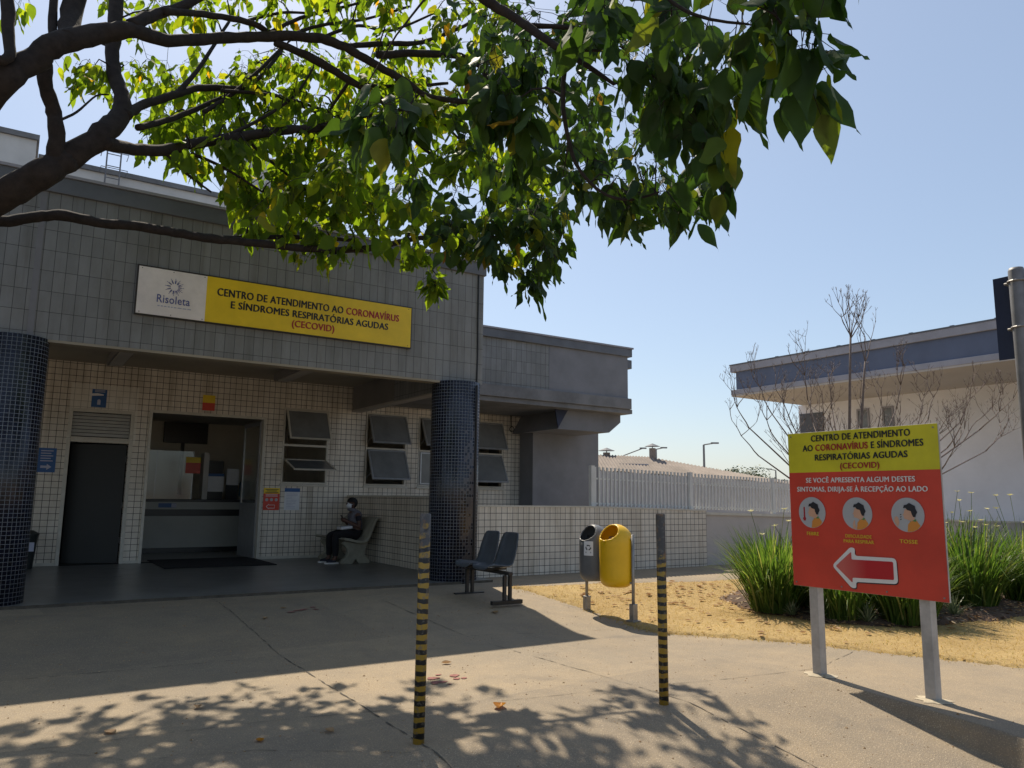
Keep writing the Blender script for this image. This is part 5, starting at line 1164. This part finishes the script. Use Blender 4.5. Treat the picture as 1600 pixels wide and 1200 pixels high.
LIMBS = [
 [(-150, 420, 5.3, 46), (-60, 345, 5.1, 40), (0, 308, 5.0, 37), (60, 275, 5.0, 34), (105, 250, 5.1, 31)],
 [(105, 250, 5.1, 27), (150, 218, 5.2, 24), (185, 185, 5.4, 21), (190, 150, 5.5, 15), (176, 105, 5.6, 14), (178, 50, 5.7, 14), (186, -40, 5.9, 13)],
 [(85, 258, 5.05, 20), (88, 215, 5.0, 16), (85, 175, 5.0, 15), (70, 130, 4.9, 14), (72, 90, 4.9, 15)],
 [(160, 222, 5.2, 16), (200, 232, 5.5, 13), (255, 235, 5.8, 12), (315, 222, 6.0, 11), (380, 213, 6.2, 10), (450, 203, 6.4, 9.5), (495, 200, 6.5, 8), (560, 183, 6.9, 5), (640, 170, 7.2, 3)],
 [(195, 180, 5.4, 13), (225, 163, 5.7, 9), (275, 148, 6.0, 8), (310, 138, 6.3, 7.5), (380, 140, 6.6, 6), (440, 152, 6.9, 4), (500, 170, 7.1, 3)],
 [(275, 148, 6.0, 7), (300, 120, 6.2, 5), (322, 90, 6.4, 4), (360, 30, 6.7, 3)],
 [(215, 200, 5.6, 7), (270, 185, 6.0, 6), (330, 160, 6.4, 5), (395, 130, 6.8, 4.5), (440, 80, 7.1, 3.5)],
 [(-150, 420, 5.3, 40), (-110, 300, 4.9, 38), (-60, 210, 4.6, 36), (0, 132, 4.5, 33), (50, 95, 4.6, 31), (100, 65, 4.7, 27), (160, 52, 4.9, 24), (205, 47, 5.0, 20), (260, 62, 5.3, 15), (330, 60, 5.6, 14), (400, 58, 5.9, 12.5), (480, 57, 6.1, 12), (530, 70, 6.2, 11.5), (580, 98, 6.3, 10.5), (630, 125, 6.4, 9), (670, 150, 6.5, 6), (740, 160, 6.6, 7), (830, 163, 6.7, 4)],
 [(205, 40, 5.0, 16), (245, 22, 5.2, 12), (290, 8, 5.4, 10), (345, -22, 5.6, 8)],
 [(255, 18, 5.2, 8), (320, 22, 5.5, 7), (385, 34, 5.8, 6.5), (425, 52, 6.0, 6)],
 [(430, 66, 6.0, 8), (490, 92, 6.2, 9), (545, 125, 6.4, 8), (590, 150, 6.6, 7), (630, 195, 6.8, 6), (655, 225, 6.9, 4.5), (676, 243, 7.0, 2.5)],
 [(560, 132, 6.5, 5), (620, 135, 6.8, 4), (700, 130, 7.0, 3)],
 [(540, 72, 6.2, 6), (600, 68, 6.5, 6), (660, 66, 6.7, 5), (715, 45, 6.9, 4), (755, 25, 7.0, 3)],
 [(590, 86, 6.3, 8), (650, 83, 6.5, 8), (720, 88, 6.7, 7), (760, 110, 6.8, 4)],
 [(-90, 330, 5.3, 14), (0, 345, 5.7, 12), (50, 340, 5.8, 11.5), (92, 336, 5.9, 12), (150, 348, 6.0, 10.5), (210, 353, 6.1, 10), (275, 364, 6.2, 9.5), (330, 373, 6.3, 9.5), (400, 380, 6.4, 8.5), (470, 388, 6.5, 7.5), (540, 391, 6.6, 7), (600, 384, 6.7, 6.5), (650, 373, 6.8, 5), (690, 372, 6.9, 4.5), (730, 380, 7.0, 3.5), (780, 405, 7.0, 3)],
 [(330, 372, 6.3, 6), (400, 371, 6.6, 5), (480, 371, 6.9, 4.5), (560, 376, 7.1, 4)],
 [(630, 376, 6.75, 4), (655, 352, 6.9, 3.5), (680, 338, 7.0, 3), (700, 330, 7.1, 1.5)],
 [(-150, 420, 5.3, 22), (-140, 200, 4.6, 18), (-120, 60, 4.2, 16), (5, 95, 4.4, 10), (12, 40, 4.5, 13), (10, -60, 4.6, 14)],
 [(82, 80, 4.7, 11), (82, 30, 4.8, 9), (84, -50, 4.9, 9)],
 [(105, 65, 4.7, 20), (112, 20, 4.9, 21), (128, -50, 5.0, 20)],
 [(-150, 420, 5.3, 30), (-160, 0, 4.6, 30), (0, -260, 4.3, 26), (350, -330, 4.1, 20), (600, -180, 3.6, 15), (690, -60, 3.9, 12), (760, 0, 4.0, 11), (800, 25, 4.0, 10), (840, 52, 3.95, 8.5), (885, 82, 3.9, 7), (925, 108, 3.9, 5), (960, 132, 3.9, 3.5)],
 [(830, 40, 4.0, 6), (880, 42, 4.0, 5), (930, 46, 4.0, 4)], [(885, 78, 3.9, 4), (940, 79, 3.9, 3)],
 [(600, -180, 4.0, 12), (700, -190, 4.0, 10), (850, -140, 3.6, 8), (1000, -40, 3.2, 5), (1060, 10, 3.1, 4), (1110, 30, 3.0, 3.5), (1170, 38, 3.0, 2.5)], [(850, -140, 3.6, 7), (1050, -140, 3.1, 5), (1180, -40, 2.9, 4), (1210, 20, 2.8, 3), (1238, 60, 2.8, 2)],
 [(885, 82, 3.9, 6), (880, 170, 3.95, 5), (900, 255, 4.0, 4), (940, 300, 4.0, 3), (985, 312, 4.0, 3), (1030, 300, 4.0, 2)], [(760, 110, 6.7, 9), (757, 150, 6.7, 8), (756, 176, 6.7, 6)],
 [(318, 175, 6.2, 5), (360, 150, 6.4, 4.5), (405, 110, 6.6, 4), (445, 70, 6.8, 3)], [(345, 142, 6.3, 4), (420, 148, 6.6, 3.5), (470, 165, 6.8, 3), (520, 190, 7.0, 2)],
 [(330, 222, 6.0, 4), (400, 190, 6.3, 3.5), (460, 150, 6.6, 3), (490, 105, 6.8, 2)], [(300, 240, 5.9, 4), (350, 262, 6.2, 3), (410, 300, 6.4, 2.2)], [(420, 52, 6.0, 4.5), (470, 28, 6.2, 4), (540, 10, 6.4, 3), (620, -10, 6.6, 2)],
 [(440, 60, 6.0, 4), (500, 40, 6.3, 3.5), (570, 30, 6.5, 3), (640, 10, 6.7, 2.5)], [(500, 60, 6.1, 4), (560, 40, 6.4, 3.5), (610, 48, 6.6, 3), (680, 20, 6.8, 2)], [(380, 34, 5.8, 4), (440, 20, 6.1, 3), (500, 18, 6.3, 2.5), (560, -10, 6.5, 2)],
 [(545, 128, 6.4, 4), (520, 165, 6.6, 3), (490, 215, 6.8, 2.5), (470, 260, 7.0, 2)], [(610, 110, 6.4, 4), (650, 160, 6.7, 3), (690, 190, 6.9, 2.5), (730, 230, 7.0, 2)], [(380, 213, 6.2, 4), (420, 250, 6.5, 3), (470, 290, 6.7, 2.5), (520, 340, 6.8, 2)],
 [(255, 235, 5.8, 3.5), (290, 270, 6.0, 3), (330, 300, 6.2, 2)], [(88, 190, 5.0, 3), (120, 175, 5.2, 2.5), (150, 150, 5.4, 2), (170, 148, 5.5, 1.5)],
]
b = MB()
for i, L_ in enumerate(LIMBS):
    L_ = [(x, y, d, r * (.68 if i in (0, 7) else .80)) for x, y, d, r in L_]; limb(b, L_, 12 if L_[0][3] > 15 else 7)
b.build('limbs', M['bark'], tr, smooth=True)

lv_near = MB(); lv_far = MB(); lv_ = lv_near; tw = MB(); rnd = random.Random(77)
def leaf(p, d, L, rn):
    """ovate pointed leaf folded on its midrib; p = base, d = direction"""
    d = d.normalized(); s = d.cross(Vector((rn.gauss(0, .5), rn.gauss(0, .5), 1)))
    if s.length < .05: s = d.orthogonal()
    s.normalize(); s = (Matrix.Rotation(rn.uniform(-1.2, 1.2), 3, d) @ s); nrm = d.cross(s)
    fold = rn.uniform(.0, .55); cur = rn.uniform(-.15, .45); wd = L * rn.uniform(.23, .34); i = len(lv_.v)
    rows = ((.03, .28), (.13, .70), (.27, .96), (.42, 1.0), (.58, .86), (.74, .56), (.88, .22), (.97, .06))
    lv_.v.append(tuple(p))
    for t, w_ in rows:
        c = p + d * (L * t) + Vector((0, 0, -cur * L * t * t)); wv = .06 * L * math.sin(t * 9 + i)
        lv_.v += [tuple(c - s * wd * w_ + nrm * (wd * w_ * fold + wv)), tuple(c), tuple(c + s * wd * w_ + nrm * (wd * w_ * fold - wv))]
    lv_.v.append(tuple(p + d * L * 1.06 + Vector((0, 0, -cur * L * 1.15)) + s * rn.uniform(-.05, .05) * L))
    lv_.f += [(i, i + 2, i + 1), (i, i + 3, i + 2)]
    for r_ in range(7):
        a = i + 1 + 3 * r_; lv_.f += [(a, a + 1, a + 4, a + 3), (a + 1, a + 2, a + 5, a + 4)]
    e = i + 22; t_ = i + 25; lv_.f += [(e, e + 1, t_), (e + 1, e + 2, t_)]; lv_.mi += [0] * 18
def cluster(c, n, L, rn, hang=.6):
    # twig from the nearest wood
    q_, w_ = min(nodes, key=lambda k: (k[0] - c).length_squared + .15 * (k[0].z < c.z - .4))
    if (q_ - c).length > .05:
        mid = q_.lerp(c, .55) + Vector((rn.gauss(0, .05), rn.gauss(0, .05), rn.uniform(.0, .14))); r_ = min(w_, .016) * .7
        tw.tube([q_, q_.lerp(mid, .5) + Vector((0, 0, .03)), mid, c], [r_, r_ * .8, r_ * .6, .0035], 4, cap=False); nodes.append((mid, r_ * .6)); nodes.append((c, .005))
    back = (q_ - c); back = back.normalized() * min(back.length, L * 2.2) if back.length > .05 else Vector((0, 0, 0))
    for k in range(n):
        t_ = (k / n) ** 1.2; o_ = c + back * t_ + Vector((rn.gauss(0, .03), rn.gauss(0, .03), rn.gauss(0, .04)))
        a = rn.uniform(0, 6.283); el = -rn.uniform(.1, 1.45) if rn.random() < hang + .28 else rn.uniform(-.5, .4)
        d = Vector((math.cos(a) * math.cos(el), math.sin(a) * math.cos(el), math.sin(el))); st_ = o_ + d * L * rn.uniform(.15, .6)
        tw.tube([o_, st_], [.0022, .0015], 3, cap=False); leaf(st_, d + Vector((0, 0, -.45)), L * rn.uniform(.5, 1.2), rn)
def poly_pick(P, rn):
    xs, ys = [p[0] for p in P], [p[1] for p in P]
    while True:
        x, y = rn.uniform(min(xs), max(xs)), rn.uniform(min(ys), max(ys))
        if inside(x, y, P): return x, y
REG = [  # photo outline, distance range, clusters, leaves per cluster, leaf length
 ([(195, 95), (330, 75), (455, 90), (470, 215), (440, 330), (385, 345), (330, 290), (285, 255), (215, 210)], 7.6, 9.4, 100, 8, .15),
 ([(55, 15), (80, 100), (175, 150), (170, 95), (120, 95), (60, 40)], 6.5, 7.4, 8, 6, .14),
 ([(95, 95), (165, 110), (160, 150), (110, 140)], 6.7, 7.6, 6, 7, .15),
 ([(200, 215), (245, 210), (235, 255)], 7.4, 8.0, 3, 6, .15),
 ([(100, -60), (800, -60), (800, 55), (400, 50), (190, 30)], 6.8, 9.2, 105, 8, .155),
 ([(440, 80), (680, 60), (700, 215), (600, 215), (560, 330), (430, 330), (460, 200)], 7.8, 9.4, 150, 8, .155),
 ([(350, 290), (560, 240), (600, 330), (560, 372), (440, 370), (385, 345)], 7.6, 8.6, 56, 8, .155),
 ([(455, 385), (535, 390), (530, 405), (470, 405)], 7.7, 8.0, 6, 6, .13),
 ([(590, 378), (650, 380), (688, 425), (690, 435), (640, 415)], 7.8, 8.1, 12, 6, .13),
 ([(655, 432), (688, 432), (688, 465), (655, 460)], 7.8, 8.0, 5, 7, .15),
 ([(690, 10), (900, -20), (1010, 40), (1110, 130), (1130, 230), (1090, 300), (900, 310), (860, 370), (720, 370), (690, 240)], 6.0, 8.6, 135, 8, .15),
 ([(690, 0), (1010, 20), (1110, 130), (1110, 240), (900, 290), (700, 260)], 4.2, 5.4, 38, 7, .16),
 ([(690, 330), (885, 320), (890, 410), (850, 440), (740, 420), (690, 385)], 6.2, 7.4, 44, 8, .16),
 ([(900, 250), (1035, 250), (1135, 235), (1145, 300), (1100, 335), (1000, 330), (930, 320)], 4.0, 5.0, 30, 7, .15),
 ([(1010, 60), (1140, 40), (1160, 200), (1130, 250), (1040, 220)], 3.3, 4.2, 20, 7, .185),
 ([(880, -40), (1060, -40), (1140, 60), (1000, 100), (900, 60)], 3.4, 4.6, 20, 7, .18),
 ([(490, 150), (600, 150), (690, 190), (680, 215), (560, 205), (490, 185)], 3.7, 4.2, 8, 7, .20),
 ([(690, 60), (830, 60), (840, 220), (690, 220)], 3.9, 4.6, 11, 8, .20),
 ([(620, 270), (690, 270), (690, 290), (620, 290)], 5.6, 6.0, 4, 6, .17),
 # canopy above the picture, which shades the leaves below it and the pavement
 ([(-300, -420), (1000, -420), (1150, -70), (-300, -60)], 5.6, 8.6, 150, 8, .19),
 ([(900, -420), (1500, -420), (1350, -60), (1000, -50)], 2.6, 4.6, 40, 7, .20),
 ([(-350, -60), (0, -60), (20, 60), (-300, 200)], 6.5, 8.4, 20, 8, .18),
]
for P, d0, d1, n, k, L in REG:
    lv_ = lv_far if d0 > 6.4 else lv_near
    for i in range(n):
        x, y = poly_pick(P, rnd); cluster(at(x, y, rnd.uniform(d0, d1)), k + rnd.randint(-2, 1), L, rnd, .6 if d0 > 5 else .9)
# the rest of the crown round the trunk, out of the picture to the left and overhead
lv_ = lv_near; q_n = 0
while q_n < 110:
    v = Vector((rnd.uniform(-1, 1), rnd.uniform(-1, 1), rnd.uniform(-1, 1)))
    if not .45 < v.length < 1: continue
    p = Vector((-2.2 + v.x * 4.2, 3.6 + v.y * 3.6, 5.6 + v.z * 1.9)); rel = p - Vector((0, 0, EYE)); fz = rel.dot(cf)
    if fz > 0 and abs(rel.dot(cr) / fz) < .74 and abs(rel.dot(cu2) / fz) < .56: continue
    q_n += 1; cluster(p, 8, .22, rnd)
# crown over the pavement in front of the porch (its dappled shade lies on the concrete)
SHADE = [(90, 1085), (400, 1035), (640, 1042), (800, 1080), (830, 1130), (960, 1075), (1130, 1080), (1280, 1190), (1280, 1300), (-60, 1300), (-60, 1150)]
FOL = [(190, 0), (1280, 0), (1280, 90), (1140, 200), (1080, 320), (870, 390), (700, 380), (560, 365), (400, 335), (300, 285), (195, 190)]
q_n = 0
while q_n < 250:
    x, y = poly_pick(SHADE, rnd); v = cr * ((x - 800) / F_PX) + cu2 * (-(y - 600) / F_PX) + cf; g_ = Vector((0, 0, EYE)) + v * (-EYE / v.z)
    p = g_ + sv * (rnd.uniform(3.3, 6.8) / sv.z)
    if p.y > 9.6 and p.z < 6: continue
    rel = p - Vector((0, 0, EYE)); fz = rel.dot(cf)
    if fz > .2:
        px_, py_ = 800 + F_PX * rel.dot(cr) / fz, 600 - F_PX * rel.dot(cu2) / fz
        if 0 < px_ < 1600 and py_ > -20 and not inside(px_, py_, FOL): q_n += .2; continue
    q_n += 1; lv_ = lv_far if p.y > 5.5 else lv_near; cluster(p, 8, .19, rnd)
# the big near leaves hanging at the right-hand tip
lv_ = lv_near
for x, y, d, n, L in ((1215, 25, 2.75, 5, .19), (1262, 45, 2.75, 5, .20), (1240, 75, 2.8, 6, .21), (1275, 95, 2.8, 5, .20), (1190, 15, 2.9, 5, .19), (1160, 20, 3.0, 5, .19), (1170, 85, 3.1, 6, .20), (1140, 115, 3.2, 6, .20), (1100, 60, 3.2, 6, .19), (1285, -25, 2.6, 4, .17), (1155, 145, 3.4, 5, .19), (1130, 175, 3.6, 6, .19), (1110, 290, 4.8, 5, .14), (1060, 20, 3.1, 6, .19), (1230, -20, 2.8, 5, .19), (1228, 118, 2.9, 4, .20), (1262, 135, 2.85, 4, .20), (1205, 70, 2.9, 4, .19), (1245, 150, 2.9, 3, .19), (1140, 215, 3.6, 5, .18), (1120, 255, 4.2, 5, .16), (1100, 310, 4.6, 5, .15), (1125, 318, 4.6, 5, .15)):
    cluster(at(x, y, d), n, L, rnd, .95)
tw.build('twigs', M['bark'], tr, smooth=True)
lv_far.build('crown', M['leaf_backlit'], tr, smooth=True)
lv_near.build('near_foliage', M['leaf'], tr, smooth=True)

# ------------------------------------------------------------------ grit
b = MB(); rnd = random.Random(44)
for k in range(2600):
    x, y = rnd.uniform(-.5, 6.2), rnd.uniform(2.2, 9.8)
    if inside(x, y, LAWN): continue
    q_ = rnd.uniform(.002, .007) * (1.8 if rnd.random() < .08 else 1); z = gz(x, y) + .001; a = rnd.uniform(0, 6.28); ca, sa = math.cos(a) * q_, math.sin(a) * q_
    P_ = [(x + ca, y + sa, z), (x - sa, y + ca, z), (x - ca * 1.4, y - sa * 1.4, z), (x + sa, y - ca, z)]; t_ = (x, y, z + q_ * rnd.uniform(.3, .9))
    for i in range(4): b.quad(P_[i], P_[(i + 1) % 4], t_)
tag(b.build('grit', M['dry_leaf']), 'tiny grit and leaf crumbs scattered over the concrete paving', 'grit', kind='stuff')

# ------------------------------------------------------------------ fallen leaves
def fallen(x, y, z, L, seed, mat, lab, group):
    rn = random.Random(seed); b = MB(); a = rn.uniform(0, 6.283); ca, sa = math.cos(a), math.sin(a); curl = rn.uniform(.15, .5)
    rows = ((0, .05), (.18, .6), (.42, 1), (.68, .8), (.88, .35), (1, .04))
    for t, w_ in rows:
        for u in (-1, -.5, 0, .5, 1):
            lx, ly = (t - .5) * L, u * w_ * L * .32; lz = curl * L * (abs(u) ** 1.6) * .45 * w_ + curl * L * .35 * (t - .5) ** 2 * 2 + .004
            b.v.append((x + ca * lx - sa * ly, y + sa * lx + ca * ly, z + lz))
    for j in range(5):
        for k in range(4): q_ = j * 5 + k; b.f.append((q_, q_ + 1, q_ + 6, q_ + 5)); b.mi.append(0)
    return tag(rebase(b.build('fallen_leaf', mat, smooth=True), (x, y, z)), lab, 'leaf', group)
GP = 'fallen leaves on the pavement'
for x, y, L, mt, lab, sd_ in ((2.93, 4.60, .14, 'amber_leaf', 'curled amber leaf lying on the pavement between the two striped posts', 1), (3.28, 6.0, .09, 'dry_leaf', 'reddish dry leaf in the sun just right of the nearer striped post', 2), (4.95, 7.9, .12, 'dry_leaf', 'curled brown leaf lying in front of the shell seats', 3), (1.36, 4.70, .075, 'amber_leaf', 'small pale yellow leaf in the dappled shade at lower left', 4), (2.43, 8.45, .08, 'dry_leaf', 'yellowish dry leaf in the shade before the porch step', 5), (1.76, 4.66, .085, 'dry_leaf', 'brown leaf beside the nearer striped post foot on its left', 6), (.65, 5.3, .10, 'dry_leaf', 'dark dry leaf in the dappled shade at far lower left', 7), (1.2, 5.6, .08, 'dry_leaf', 'greenish dry leaf at the edge of the roof shadow on the left', 8), (2.75, 8.9, .07, 'dry_leaf', 'small dull leaf near the red paint stain before the porch', 9)):
    fallen(x, y, gz(x, y) + .003, L, sd_, M[mt], lab, GP)
rnd = random.Random(31); k = 0
while k < 165:
    x, y = rnd.uniform(6.2, 11.5), rnd.uniform(4.6, 9.0)
    if not inside(x, y, LAWN) or inside(x, y, BED): continue
    if rnd.random() > .25 + .75 * (math.exp(-((y - 7.9) / .9) ** 2)): continue
    k += 1; fallen(x, y, lawn_z(x, y) + .012, rnd.uniform(.05, .11), 100 + k, M['dry_leaf'], 'dry brown fallen leaf lying among others on the yellow lawn', 'fallen leaves on the lawn')
b = MB(); rnd = random.Random(1)
for cx, cy, n, s in ((2.95, 8.75, 7, .10), (2.9, 5.5, 9, .12)):
    for q_ in range(n):
        x, y = cx + rnd.gauss(0, s), cy + rnd.gauss(0, s * .7); r_ = rnd.uniform(.02, .06); b.quad(*[(x + r_ * rnd.uniform(.6, 1.2) * math.cos(a), y + r_ * rnd.uniform(.4, 1) * math.sin(a), gz(x, y) + .0045 + .0002 * q_) for a in [6.283 * i / 7 for i in range(7)]])
structure(b.build('paint_stain', pm('faded_red_paint', (.30, .12, .10), .9, .35, 25)))
